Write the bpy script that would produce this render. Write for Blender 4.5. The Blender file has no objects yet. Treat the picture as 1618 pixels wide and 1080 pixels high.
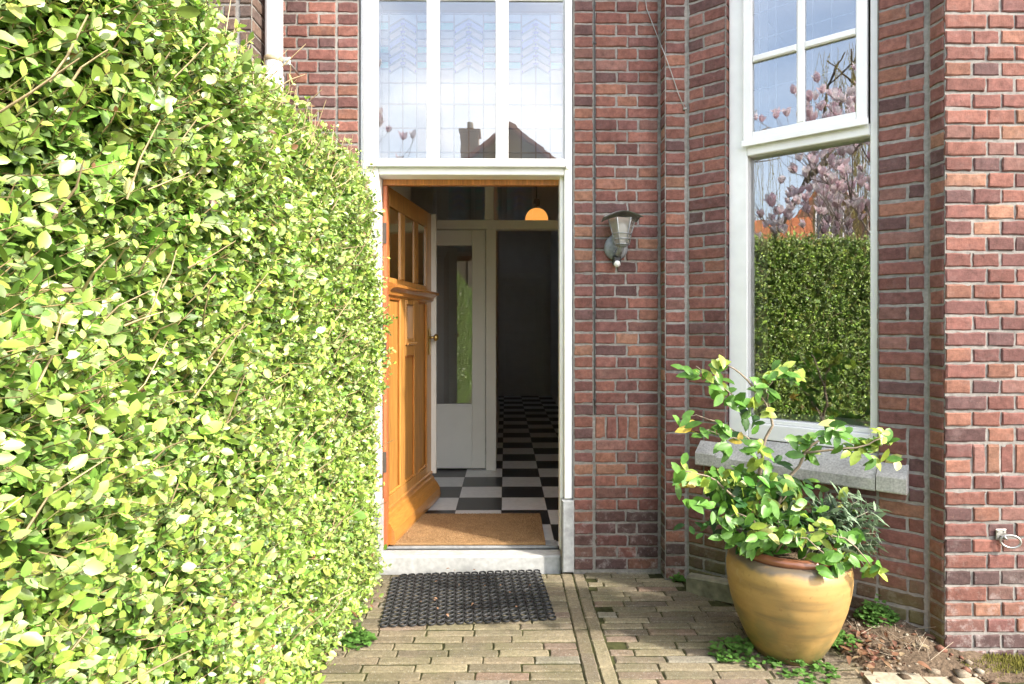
import bpy, math, random
import numpy as np
from mathutils import Vector
R = math.radians
rnd = random.Random(7)
rng = np.random.default_rng(11)
sc = bpy.context.scene

# ------------------------------------------------------------------ camera, world, sun, exposure
FPX, HORIZ, CAMZ, YAW = 980.0, 518.0, 1.27, R(0.6)
cam_d = bpy.data.cameras.new("camera")
cam_d.sensor_width = 36.0
cam_d.lens = 36.0 * FPX / 1618.0
cam_d.shift_y = -(540 - HORIZ) / 1618.0
cam_d.clip_start = 0.02
cam_d.clip_end = 500
cam = bpy.data.objects.new("camera", cam_d)
cam.location = (0, 0, CAMZ)
cam.rotation_euler = (R(90), 0, -YAW)
sc.collection.objects.link(cam)
sc.camera = cam

SUN_AZ, SUN_EL = R(31), R(36)          # angle from the facade line, elevation
SV = Vector((math.cos(SUN_AZ) * math.cos(SUN_EL), -math.sin(SUN_AZ) * math.cos(SUN_EL), math.sin(SUN_EL)))
w = bpy.data.worlds.new("World")
sc.world = w
w.use_nodes = True
nt = w.node_tree
sky = nt.nodes.new("ShaderNodeTexSky")
sky.sky_type = 'NISHITA'
sky.sun_disc = False
sky.sun_elevation = SUN_EL
sky.sun_rotation = math.atan2(SV.x, SV.y)
sky.dust_density = 3.0
sky.ozone_density = 1.0
tcw = nt.nodes.new("ShaderNodeTexCoord"); mpw = nt.nodes.new("ShaderNodeMapping"); mpw.inputs["Scale"].default_value = (1, 1, 2.4)
nzw = nt.nodes.new("ShaderNodeTexNoise"); nzw.inputs["Scale"].default_value = 2.2; nzw.inputs["Detail"].default_value = 7; nzw.inputs["Roughness"].default_value = .58
mrw = nt.nodes.new("ShaderNodeMapRange"); mrw.inputs[1].default_value = .36; mrw.inputs[2].default_value = .66; mrw.inputs[3].default_value = .18; mrw.inputs[4].default_value = .92
mxw = nt.nodes.new("ShaderNodeMix"); mxw.data_type = 'RGBA'; mxw.inputs[7].default_value = (7.6, 7.6, 7.7, 1)
nt.links.new(tcw.outputs["Generated"], mpw.inputs[0]); nt.links.new(mpw.outputs[0], nzw.inputs["Vector"]); nt.links.new(nzw.outputs[0], mrw.inputs[0])
dtw = nt.nodes.new("ShaderNodeVectorMath"); dtw.operation = 'DOT_PRODUCT'; dtw.inputs[1].default_value = (.5, -.85, .1)      # cloud bank on one side of the sky
gew = nt.nodes.new("ShaderNodeMapRange"); gew.inputs[1].default_value = .15; gew.inputs[2].default_value = .7; gew.inputs[3].default_value = .30; gew.inputs[4].default_value = 1
mlw = nt.nodes.new("ShaderNodeMath"); mlw.operation = 'MULTIPLY'
nt.links.new(tcw.outputs["Generated"], dtw.inputs[0]); nt.links.new(dtw.outputs["Value"], gew.inputs[0]); nt.links.new(gew.outputs[0], mlw.inputs[1])
nt.links.new(mrw.outputs[0], mlw.inputs[0]); nt.links.new(mlw.outputs[0], mxw.inputs[0]); nt.links.new(sky.outputs[0], mxw.inputs[6])
nt.links.new(mxw.outputs[2], nt.nodes["Background"].inputs[0])
nt.nodes["Background"].inputs[1].default_value = 0.15
sl = bpy.data.lights.new("sun", 'SUN')
sl.energy = 2.2
sl.angle = R(2.0)
sl.color = (1.0, 0.93, 0.82)
so = bpy.data.objects.new("sun", sl)
so.rotation_euler = SV.to_track_quat('Z', 'Y').to_euler()
so.location = (8, -6, 9)
sc.collection.objects.link(so)
sc.view_settings.view_transform = 'Standard'
sc.view_settings.look = 'None'
sc.view_settings.gamma = 1
sc.view_settings.exposure = 1.92
sc.cycles.max_bounces = 10
sc.cycles.transparent_max_bounces = 16
sc.cycles.caustics_reflective = False
sc.cycles.caustics_refractive = False

# ------------------------------------------------------------------ helpers
def W(px, py, Y):
    """point on the ray of a photo pixel at world depth Y"""
    kx, kz = (px - 809) / FPX, (HORIZ - py) / FPX
    x = kx * math.cos(YAW) + math.sin(YAW)
    y = -kx * math.sin(YAW) + math.cos(YAW)
    s = Y / y
    return Vector((x * s, Y, CAMZ + kz * s))

def tag(o, label=None, cat=None, group=None, kind=None):
    if label: o["label"] = label
    if cat: o["category"] = cat
    if group: o["group"] = group
    if kind: o["kind"] = kind
    return o

def empty(name, loc=(0, 0, 0)):
    o = bpy.data.objects.new(name, None)
    o.location = loc
    o.empty_display_size = 0.1
    sc.collection.objects.link(o)
    return o

class Fr:
    """local frame: u along, o outward, z up"""
    def __init__(s, origin, ex, out):
        s.p = Vector(origin); s.ex = Vector(ex).normalized(); s.out = Vector(out).normalized()
    def __call__(s, u, o, z):
        return s.p + s.ex * u + s.out * o + Vector((0, 0, z))
WORLD = Fr((0, 0, 0), (1, 0, 0), (0, 1, 0))

class MB:
    def __init__(s):
        s.v = []; s.f = []; s.m = []; s.c = []; s.sm = []
    def add(s, vs, fs, mat=0, col=(1, 1, 1), smooth=False):
        b = len(s.v)
        s.v.extend([tuple(x) for x in vs])
        for f in fs:
            s.f.append([i + b for i in f]); s.m.append(mat); s.c.append(col); s.sm.append(smooth)
    def box(s, fr, u0, u1, o0, o1, z0, z1, mat=0, col=(1, 1, 1), bev=0.0, slope=0.0):
        """box in a frame; bev chamfers the outer front edges; slope lowers the front top edge"""
        if bev <= 0:
            P = [fr(u, o, z - (slope if (o == o1 and z == z1) else 0)) for z in (z0, z1) for o in (o0, o1) for u in (u0, u1)]
            s.add(P, [(0, 2, 3, 1), (4, 5, 7, 6), (0, 1, 5, 4), (2, 6, 7, 3), (0, 4, 6, 2), (1, 3, 7, 5)], mat, col)
        else:
            b = min(bev, (u1 - u0) * .3, (z1 - z0) * .3, abs(o1 - o0) * .45)
            sg = 1 if o1 > o0 else -1
            ring = lambda o, d: [fr(u0 + d, o, z0 + d), fr(u1 - d, o, z0 + d), fr(u1 - d, o, z1 - d), fr(u0 + d, o, z1 - d)]
            P = ring(o0, b) + ring(o0 + sg * b, 0) + ring(o1 - sg * b, 0) + ring(o1, b)
            F = [(3, 2, 1, 0), (12, 13, 14, 15)]
            for k in range(3):
                for i in range(4):
                    j = (i + 1) % 4
                    F.append((k * 4 + i, k * 4 + j, k * 4 + 4 + j, k * 4 + 4 + i))
            s.add(P, F, mat, col)
    def quad(s, P, mat=0, col=(1, 1, 1)):
        s.add(P, [tuple(range(len(P)))], mat, col)
    def tube(s, pts, rad, n=8, mat=0, col=(1, 1, 1), cap=True):
        pts = [Vector(p) for p in pts]
        if not isinstance(rad, (list, tuple)): rad = [rad] * len(pts)
        V = []; F = []
        t0 = (pts[1] - pts[0]).normalized()
        a = t0.orthogonal().normalized()
        for i, p in enumerate(pts):
            t = (pts[min(i + 1, len(pts) - 1)] - pts[max(i - 1, 0)]).normalized()
            a = (a - t * a.dot(t)).normalized(); b = t.cross(a)
            for k in range(n):
                an = 2 * math.pi * k / n
                V.append(p + (a * math.cos(an) + b * math.sin(an)) * rad[i])
        for i in range(len(pts) - 1):
            for k in range(n):
                k2 = (k + 1) % n
                F.append((i * n + k, i * n + k2, i * n + n + k2, i * n + n + k))
        s.add(V, F, mat, col, True)
        if cap:
            b0 = len(s.v) - len(V)
            s.f.append([b0 + k for k in range(n)][::-1]); s.m.append(mat); s.c.append(col); s.sm.append(False)
            s.f.append([b0 + (len(pts) - 1) * n + k for k in range(n)]); s.m.append(mat); s.c.append(col); s.sm.append(False)
    def lathe(s, c, prof, n=32, mat=0, col=(1, 1, 1), wob=None):
        c = Vector(c); V = []; F = []
        for (r, z) in prof:
            for k in range(n):
                a = 2 * math.pi * k / n
                rr = r * (1 + (wob(a, z) if wob else 0))
                V.append(c + Vector((rr * math.cos(a), rr * math.sin(a), z)))
        for i in range(len(prof) - 1):
            for k in range(n):
                k2 = (k + 1) % n
                F.append((i * n + k, i * n + k2, i * n + n + k2, i * n + n + k))
        s.add(V, F, mat, col, True)
    def build(s, name, mats, parent=None, loc=None):
        return mk(name, np.array(s.v, dtype=np.float32), s.f, mats, parent, s.m, s.c, s.sm)

def mk(name, V, faces, mats, parent=None, midx=None, cols=None, smooth=None, starts=None, loops=None):
    me = bpy.data.meshes.new(name)
    if loops is None:
        loops = np.fromiter((i for f in faces for i in f), dtype=np.int32)
        ln = np.fromiter((len(f) for f in faces), dtype=np.int32)
        starts = np.concatenate(([0], np.cumsum(ln)[:-1])).astype(np.int32)
    V = np.asarray(V, dtype=np.float32)
    me.vertices.add(len(V)); me.vertices.foreach_set("co", V.ravel())
    me.loops.add(len(loops)); me.loops.foreach_set("vertex_index", loops)
    me.polygons.add(len(starts)); me.polygons.foreach_set("loop_start", starts)
    if not isinstance(mats, (list, tuple)): mats = [mats]
    for m in mats: me.materials.append(m)
    if midx is not None: me.polygons.foreach_set("material_index", np.asarray(midx, dtype=np.int32))
    if smooth is not None: me.polygons.foreach_set("use_smooth", np.asarray(smooth, dtype=bool))
    me.update(calc_edges=True)
    if cols is not None:
        at = me.attributes.new("col", 'FLOAT_COLOR', 'FACE')
        c = np.ones((len(starts), 4), dtype=np.float32); c[:, :3] = np.asarray(cols, dtype=np.float32)
        at.data.foreach_set("color", c.ravel())
    o = bpy.data.objects.new(name, me)
    sc.collection.objects.link(o)
    if parent is not None:
        o.parent = parent
        pl = Vector((0, 0, 0)); q = parent
        while q is not None:
            pl += Vector(q.location); q = q.parent
        o.matrix_parent_inverse.identity()
        me.transform(__import__('mathutils').Matrix.Translation(-pl))
    return o

LT_POLY = [(0, 2, 1), (0, 1, 3), (2, 5, 4, 1), (1, 4, 6, 3), (5, 8, 7, 4), (4, 7, 9, 6), (8, 10, 7), (7, 10, 9)]
def leaves(name, pos, ax, nr, L, Wd, col, mat, parent, fold=0.25, curl=0.12, smooth=True):
    """many leaves in one mesh: arrays of base point, axis, normal, length, width, colour"""
    N = len(pos)
    ax = ax / np.linalg.norm(ax, axis=1, keepdims=True)
    nr = nr - ax * np.sum(nr * ax, axis=1, keepdims=True)
    nr = nr / (np.linalg.norm(nr, axis=1, keepdims=True) + 1e-9)
    sd = np.cross(ax, nr)
    L = L[:, None]; H = Wd[:, None] * .5
    fo = fold * rng.uniform(.3, 1.5, (N, 1)); cu = curl * rng.uniform(-.3, 1.6, (N, 1))
    def pt(t, s_, hgt): return pos + ax * (L * t) + sd * (H * s_) + nr * (hgt)
    z0, z2, z3, z4 = 0 * L, -cu * L * .22, -cu * L * .55, -cu * L
    V = np.stack([pt(0, 0, z0), pt(.22, 0, z0), pt(.20, .74, H * fo * .74), pt(.20, -.74, H * fo * .74),
                  pt(.50, 0, z2), pt(.48, 1, z2 + H * fo), pt(.48, -1, z2 + H * fo),
                  pt(.80, 0, z3), pt(.78, .66, z3 + H * fo * .66), pt(.78, -.66, z3 + H * fo * .66), pt(1, 0, z4)], axis=1).reshape(-1, 3)
    tl = np.array([i for f in LT_POLY for i in f], dtype=np.int64)
    loops = ((np.arange(N) * 11)[:, None] + tl[None, :]).ravel().astype(np.int32)
    ln = np.array([len(f) for f in LT_POLY])
    st0 = np.concatenate(([0], np.cumsum(ln)[:-1]))
    starts = ((np.arange(N) * len(tl))[:, None] + st0[None, :]).ravel().astype(np.int32)
    return mk(name, V, None, mat, parent, None, np.repeat(col, 8, axis=0), np.full(N * 8, smooth), starts, loops)

def segs(name, A, B, ra, rb, col, mat, parent):
    """many straight three-sided twigs in one mesh"""
    N = len(A); d = B - A; d = d / (np.linalg.norm(d, axis=1, keepdims=True) + 1e-9)
    ref = np.where(np.abs(d[:, 2:3]) < .9, np.array([[0, 0, 1.]]), np.array([[1., 0, 0]]))
    a = np.cross(d, ref); a /= np.linalg.norm(a, axis=1, keepdims=True); b = np.cross(d, a)
    vs = []
    for P, r in ((A, ra), (B, rb)):
        for k in range(3):
            an = 2 * math.pi * k / 3
            vs.append(P + (a * math.cos(an) + b * math.sin(an)) * np.reshape(r, (-1, 1)))
    V = np.stack(vs, axis=1).reshape(-1, 3)
    tl = np.array([0, 1, 4, 3, 1, 2, 5, 4, 2, 0, 3, 5])
    loops = ((np.arange(N) * 6)[:, None] + tl).ravel().astype(np.int32)
    starts = (np.arange(N * 3) * 4).astype(np.int32)
    return mk(name, V, None, mat, parent, None, np.repeat(col, 3, axis=0), np.full(N * 3, True), starts, loops)

# ------------------------------------------------------------------ materials
def newmat(name):
    m = bpy.data.materials.new(name); m.use_nodes = True
    return m, m.node_tree, m.node_tree.nodes["Principled BSDF"]

def mat(name, col=None, rough=.6, metal=0, attr=False, noise=0.0, nscale=20, bump=0.0, bscale=80, spec=.5, transl=0.0, stretch=None, noise2=0.0, n2scale=3, bdist=.002, coat=0):
    m, t, b = newmat(name)
    N, Lk = t.nodes, t.links
    b.inputs["Roughness"].default_value = rough
    b.inputs["Metallic"].default_value = metal
    b.inputs["Specular IOR Level"].default_value = spec
    if coat: 
        b.inputs["Coat Weight"].default_value = coat; b.inputs["Coat Roughness"].default_value = .12
    if attr:
        a = N.new("ShaderNodeAttribute"); a.attribute_name = "col"; out = a.outputs["Color"]
        if col is not None:
            mm = N.new("ShaderNodeMix"); mm.data_type = 'RGBA'; mm.blend_type = 'MULTIPLY'; mm.inputs[0].default_value = 1
            Lk.new(out, mm.inputs[6]); mm.inputs[7].default_value = (*col, 1); out = mm.outputs[2]
    else:
        r = N.new("ShaderNodeRGB"); r.outputs[0].default_value = (*col, 1); out = r.outputs[0]
    tc = N.new("ShaderNodeNewGeometry"); vec = tc.outputs["Position"]
    if stretch:
        mp = N.new("ShaderNodeMapping"); mp.inputs["Scale"].default_value = stretch
        Lk.new(vec, mp.inputs[0]); vec = mp.outputs[0]
    def modulate(out, amt, scale, det=6):
        n = N.new("ShaderNodeTexNoise"); n.inputs["Scale"].default_value = scale; n.inputs["Detail"].default_value = det
        Lk.new(vec, n.inputs["Vector"])
        mr = N.new("ShaderNodeMapRange"); mr.inputs[1].default_value = .25; mr.inputs[2].default_value = .75
        mr.inputs[3].default_value = 1 - amt; mr.inputs[4].default_value = 1 + amt
        Lk.new(n.outputs[0], mr.inputs[0])
        mm = N.new("ShaderNodeVectorMath"); mm.operation = 'SCALE'
        Lk.new(out, mm.inputs[0]); Lk.new(mr.outputs[0], mm.inputs["Scale"])
        return mm.outputs[0]
    if noise: out = modulate(out, noise, nscale)
    if noise2: out = modulate(out, noise2, n2scale, 3)
    Lk.new(out, b.inputs["Base Color"])
    if bump:
        n = N.new("ShaderNodeTexNoise"); n.inputs["Scale"].default_value = bscale; n.inputs["Detail"].default_value = 8
        Lk.new(vec, n.inputs["Vector"])
        bp = N.new("ShaderNodeBump"); bp.inputs["Strength"].default_value = bump; bp.inputs["Distance"].default_value = bdist
        Lk.new(n.outputs[0], bp.inputs["Height"]); Lk.new(bp.outputs[0], b.inputs["Normal"])
    if transl:
        tr = N.new("ShaderNodeBsdfTranslucent"); Lk.new(out, tr.inputs[0])
        mx = N.new("ShaderNodeMixShader"); mx.inputs[0].default_value = transl
        Lk.new(b.outputs[0], mx.inputs[1]); Lk.new(tr.outputs[0], mx.inputs[2])
        Lk.new(mx.outputs[0], N["Material Output"].inputs[0])
    return m

def brick_mat(name, moss=0.0):
    m, t, b = newmat(name)
    N, Lk = t.nodes, t.links
    b.inputs["Roughness"].default_value = .88
    b.inputs["Specular IOR Level"].default_value = .25
    a = N.new("ShaderNodeAttribute"); a.attribute_name = "col"
    g = N.new("ShaderNodeNewGeometry"); P = g.outputs["Position"]
    def noise(scale, det=6, rough=.6):
        n = N.new("ShaderNodeTexNoise"); n.inputs["Scale"].default_value = scale; n.inputs["Detail"].default_value = det
        n.inputs["Roughness"].default_value = rough; Lk.new(P, n.inputs["Vector"]); return n.outputs[0]
    def mr(x, a0, a1, b0, b1):
        q = N.new("ShaderNodeMapRange"); 
        for i, vv in enumerate((a0, a1, b0, b1)): q.inputs[i + 1].default_value = vv
        Lk.new(x, q.inputs[0]); return q.outputs[0]
    def mul(x, y):
        q = N.new("ShaderNodeMath"); q.operation = 'MULTIPLY'; Lk.new(x, q.inputs[0])
        if isinstance(y, (int, float)): q.inputs[1].default_value = y
        else: Lk.new(y, q.inputs[1])
        return q.outputs[0]
    def mix(f, x, c):
        q = N.new("ShaderNodeMix"); q.data_type = 'RGBA'; Lk.new(f, q.inputs[0]); Lk.new(x, q.inputs[6])
        if isinstance(c, tuple): q.inputs[7].default_value = (*c, 1)
        else: Lk.new(c, q.inputs[7])
        return q.outputs[2]
    sc_ = N.new("ShaderNodeVectorMath"); sc_.operation = 'SCALE'
    Lk.new(a.outputs["Color"], sc_.inputs[0]); Lk.new(mr(noise(34, 9, .75), .25, .75, .48, 1.52), sc_.inputs["Scale"])
    out = sc_.outputs[0]
    out = mix(mr(noise(9, 4), .55, .78, 0, .55), out, (.10, .052, .05))       # dark fired patches
    out = mix(mr(noise(75, 4, .7), .63, .76, 0, .55), out, (.34, .20, .15))     # sandy specks
    sp = N.new("ShaderNodeSeparateXYZ"); Lk.new(P, sp.inputs[0])
    low = mr(sp.outputs[2], .10, .50, 1, 0)
    eff = mul(mr(noise(14, 8, .75), .52, .70, 0, .75), mr(low, 0, 1, .12, 1.0))
    out = mix(eff, out, (.46, .41, .39))                                        # lime bloom, mostly low down
    if moss:
        out = mix(mul(mr(sp.outputs[2], .06, .34, 1, 0), mr(noise(7, 6), .36, .62, .15, moss)), out, (.11, .105, .035))
    Lk.new(out, b.inputs["Base Color"])
    ad = N.new("ShaderNodeMath"); ad.operation = 'ADD'
    Lk.new(noise(45, 8, .7), ad.inputs[0]); Lk.new(mul(noise(260, 3), .45), ad.inputs[1])
    bp = N.new("ShaderNodeBump"); bp.inputs["Strength"].default_value = .8; bp.inputs["Distance"].default_value = .004
    Lk.new(ad.outputs[0], bp.inputs["Height"]); Lk.new(bp.outputs[0], b.inputs["Normal"])
    return m

M = {}
M['brick'] = brick_mat("red brick")
M['brick_moss'] = brick_mat("mossy red brick", .9)
M['brick_dark'] = brick_mat("brown brick")
M['mortar'] = mat("mortar", (.255, .240, .222), .95, noise=.28, nscale=60, bump=.7, bscale=240, spec=.2, noise2=.22, n2scale=5)
M['paint'] = mat("white gloss paint", (.87, .87, .86), .34, noise=.05, nscale=14, noise2=.05, n2scale=3, bump=.10, bscale=40)
M['paint_in'] = mat("cream gloss paint", (.80, .79, .72), .4, noise=.03, nscale=8)
M['stormframe'] = mat("white coated aluminium", (.80, .81, .83), .3)
M['wood'] = mat("varnished wood", attr=True, rough=.34, noise=.34, nscale=6, stretch=(30, 30, 1.3), noise2=.2, n2scale=2, coat=.35, bump=.05, bscale=9)
M['wood_h'] = mat("varnished wood across", attr=True, rough=.28, noise=.22, nscale=6, stretch=(3, 3, 30), coat=.5)
M['stone'] = mat("grey bluestone", (.46, .46, .45), .75, noise=.18, nscale=40, bump=.25, bscale=120, noise2=.18, n2scale=7)
M['sillstone'] = mat("weathered sill concrete", (.44, .43, .41), .9, noise=.34, nscale=120, bump=.6, bscale=190, noise2=.22, n2scale=9)
M['zinc'] = mat("grey painted stone", (.33, .34, .35), .7, noise=.25, nscale=40, bump=.3, bscale=60, noise2=.2, n2scale=9)
M['tile'] = mat("floor tile", attr=True, rough=.32, noise=.08, nscale=30, noise2=.06, n2scale=4)
M['plaster'] = mat("plaster", (.80, .78, .73), .9, noise=.04, nscale=5)
M['ceil'] = mat("ceiling plaster", (.8, .78, .74), .9)
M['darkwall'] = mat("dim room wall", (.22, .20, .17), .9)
M['rubber'] = mat("black rubber", (.022, .023, .025), .55, noise=.3, nscale=60, bump=.2, bscale=200)
M['coir'] = mat("coir", attr=True, rough=1, noise=.25, nscale=160, bump=.9, bscale=400, spec=.1, noise2=.12, n2scale=14)
M['paver'] = mat("clay paver", attr=True, rough=.85, noise=.34, nscale=70, bump=.7, bscale=150, noise2=.22, n2scale=8, spec=.3, bdist=.003)
def speck_mat(name):
    m, t, b = newmat(name); N, Lk = t.nodes, t.links
    b.inputs["Roughness"].default_value = .88; b.inputs["Specular IOR Level"].default_value = .25
    a = N.new("ShaderNodeAttribute"); a.attribute_name = "col"
    g = N.new("ShaderNodeNewGeometry"); P = g.outputs["Position"]
    def noise(sc_, det=6, ro=.6):
        n = N.new("ShaderNodeTexNoise"); n.inputs["Scale"].default_value = sc_; n.inputs["Detail"].default_value = det; n.inputs["Roughness"].default_value = ro
        Lk.new(P, n.inputs["Vector"]); return n.outputs[0]
    def mr(x, a0, a1, b0, b1):
        q = N.new("ShaderNodeMapRange")
        for i, vv in enumerate((a0, a1, b0, b1)): q.inputs[i + 1].default_value = vv
        Lk.new(x, q.inputs[0]); return q.outputs[0]
    def mix(f, x, c):
        q = N.new("ShaderNodeMix"); q.data_type = 'RGBA'; Lk.new(f, q.inputs[0]); Lk.new(x, q.inputs[6]); q.inputs[7].default_value = (*c, 1); return q.outputs[2]
    v = N.new("ShaderNodeVectorMath"); v.operation = 'SCALE'; Lk.new(a.outputs["Color"], v.inputs[0]); Lk.new(mr(noise(60, 9, .8), .25, .75, .45, 1.5), v.inputs["Scale"])
    o = mix(mr(noise(5, 5),   .46, .70, 0, .55), v.outputs[0], (.125, .125, .058))      # algae film
    o = mix(mr(noise(11, 7, .7), .56, .74, 0, .6), o, (.10, .088, .07))                 # dirt
    o = mix(mr(noise(190, 3, .7), .60, .68, 0, .8), o, (.42, .41, .37))                 # pale grit
    o = mix(mr(noise(230, 2, .7), .30, .40, .8, 0), o, (.05, .046, .038))
    Lk.new(o, b.inputs["Base Color"])
    ad = N.new("ShaderNodeMath"); ad.operation = 'ADD'; Lk.new(noise(60, 9, .75), ad.inputs[0]); Lk.new(mr(noise(240, 3), 0, 1, 0, .5), ad.inputs[1])
    bp = N.new("ShaderNodeBump"); bp.inputs["Strength"].default_value = .9; bp.inputs["Distance"].default_value = .005
    Lk.new(ad.outputs[0], bp.inputs["Height"]); Lk.new(bp.outputs[0], b.inputs["Normal"])
    return m
M['paver'] = speck_mat("weathered clay paver")
M['joint'] = mat("mossy joint", (.050, .052, .022), 1, noise=.5, nscale=40, bump=.8, bscale=150, spec=.1, noise2=.45, n2scale=6)
M['soil'] = mat("soil", (.13, .095, .065), 1, noise=.4, nscale=50, bump=1, bscale=90, spec=.1, bdist=.01, noise2=.3, n2scale=8)
M['leaf'] = mat("privet leaf", attr=True, rough=.40, spec=.8, transl=.24, noise=.12, nscale=120)
M['leaf2'] = mat("camellia leaf", attr=True, rough=.40, spec=.4, transl=.22, noise=.28, nscale=55)
M['leaf3'] = mat("dull leaf", attr=True, rough=.6, spec=.3, transl=.2, noise=.1, nscale=100)
M['twig'] = mat("twig bark", attr=True, rough=.85, noise=.2, nscale=90)
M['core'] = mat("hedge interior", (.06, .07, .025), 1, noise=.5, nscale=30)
M['petal'] = mat("petal", attr=True, rough=.6, transl=.5)
M['pipe'] = mat("white pipe", (.83, .83, .83), .4, noise=.03, nscale=10)
M['band'] = mat("pipe clip band", (.42, .34, .22), .6, noise=.2, nscale=60)
M['steel'] = mat("galvanised steel", (.50, .50, .47), .4, metal=.85, noise=.2, nscale=60)
M['brass'] = mat("brass", (.55, .40, .14), .3, metal=1)
M['grey'] = mat("weathered grey aluminium", (.25, .265, .28), .55, metal=.3, noise=.3, nscale=50, bump=.2, bscale=100)
M['black'] = mat("black plastic", (.02, .02, .022), .4)
M['whiteplastic'] = mat("white plastic", (.8, .8, .78), .3)
M['came'] = mat("lead came", (.16, .17, .19), .5, metal=.3)
M['roof'] = mat("orange clay roof tile", (.46, .15, .055), .8, noise=.25, nscale=3, bump=.5, bscale=8, bdist=.05)
M['render'] = mat("brown facade brick", (.26, .15, .10), .9, noise=.2, nscale=5)
M['palewall'] = mat("ochre facade", (.46, .33, .18), .9, noise=.15, nscale=3)
M['asphalt'] = mat("asphalt", (.06, .06, .058), .9, noise=.2, nscale=30)
M['cable'] = mat("cable sheath", (.35, .35, .33), .5)

def pot_mat():
    m, t, b = newmat("ochre glaze"); N, Lk = t.nodes, t.links
    b.inputs["Roughness"].default_value = .5; b.inputs["Coat Weight"].default_value = .12; b.inputs["Coat Roughness"].default_value = .2
    g = N.new("ShaderNodeNewGeometry"); sp = N.new("ShaderNodeSeparateXYZ"); Lk.new(g.outputs["Position"], sp.inputs[0])
    mp = N.new("ShaderNodeMapping"); mp.inputs["Scale"].default_value = (2.2, 2.2, 16); Lk.new(g.outputs["Position"], mp.inputs[0])
    n = N.new("ShaderNodeTexNoise"); n.inputs["Scale"].default_value = 1.6; n.inputs["Detail"].default_value = 7; Lk.new(mp.outputs[0], n.inputs["Vector"])
    cr = N.new("ShaderNodeValToRGB"); e = cr.color_ramp.elements
    e[0].position = .32; e[0].color = (.25, .165, .065, 1); e[1].position = .70; e[1].color = (.46, .295, .105, 1)
    k = cr.color_ramp.elements.new(.5); k.color = (.39, .24, .08, 1)
    Lk.new(n.outputs[0], cr.inputs[0])
    # green algae low on the body, dark band under the rim
    n2 = N.new("ShaderNodeTexNoise"); n2.inputs["Scale"].default_value = 9; n2.inputs["Detail"].default_value = 7; Lk.new(g.outputs["Position"], n2.inputs["Vector"])
    def mr(x, a0, a1, b0, b1):
        q = N.new("ShaderNodeMapRange")
        for i, vv in enumerate((a0, a1, b0, b1)): q.inputs[i + 1].default_value = vv
        Lk.new(x, q.inputs[0]); return q.outputs[0]
    def mul(x, y):
        q = N.new("ShaderNodeMath"); q.operation = 'MULTIPLY'; Lk.new(x, q.inputs[0]); Lk.new(y, q.inputs[1]); return q.outputs[0]
    def mix(f, x, c):
        q = N.new("ShaderNodeMix"); q.data_type = 'RGBA'; Lk.new(f, q.inputs[0]); Lk.new(x, q.inputs[6]); q.inputs[7].default_value = (*c, 1); return q.outputs[2]
    o = mix(mul(mr(sp.outputs[2], .02, .30, 1, 0), mr(n2.outputs[0], .38, .60, 0, .9)), cr.outputs[0], (.115, .105, .035))
    n4 = N.new("ShaderNodeTexNoise"); n4.inputs["Scale"].default_value = 4.5; n4.inputs["Detail"].default_value = 8; n4.inputs["Roughness"].default_value = .7; Lk.new(g.outputs["Position"], n4.inputs["Vector"])
    o = mix(mr(n4.outputs[0], .52, .70, 0, .55), o, (.26, .21, .09))
    o = mix(mr(n4.outputs[0], .30, .40, .45, 0), o, (.50, .40, .24))
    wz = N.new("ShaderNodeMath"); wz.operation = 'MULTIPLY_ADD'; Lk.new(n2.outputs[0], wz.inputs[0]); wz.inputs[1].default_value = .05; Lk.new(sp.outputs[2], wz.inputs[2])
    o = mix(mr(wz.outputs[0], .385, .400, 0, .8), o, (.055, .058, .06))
    n3 = N.new("ShaderNodeTexNoise"); n3.inputs["Scale"].default_value = 55; n3.inputs["Detail"].default_value = 5; Lk.new(g.outputs["Position"], n3.inputs["Vector"])
    o = mix(mr(n3.outputs[0], .60, .74, 0, .5), o, (.24, .13, .05))
    Lk.new(o, b.inputs["Base Color"])
    bp = N.new("ShaderNodeBump"); bp.inputs["Strength"].default_value = .35; bp.inputs["Distance"].default_value = .004
    Lk.new(n.outputs[0], bp.inputs["Height"]); Lk.new(bp.outputs[0], b.inputs["Normal"])
    return m
M['pot'] = pot_mat()
M['rim'] = mat("brown glazed rim", (.20, .075, .035), .3, noise=.25, nscale=20, coat=.4)

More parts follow.
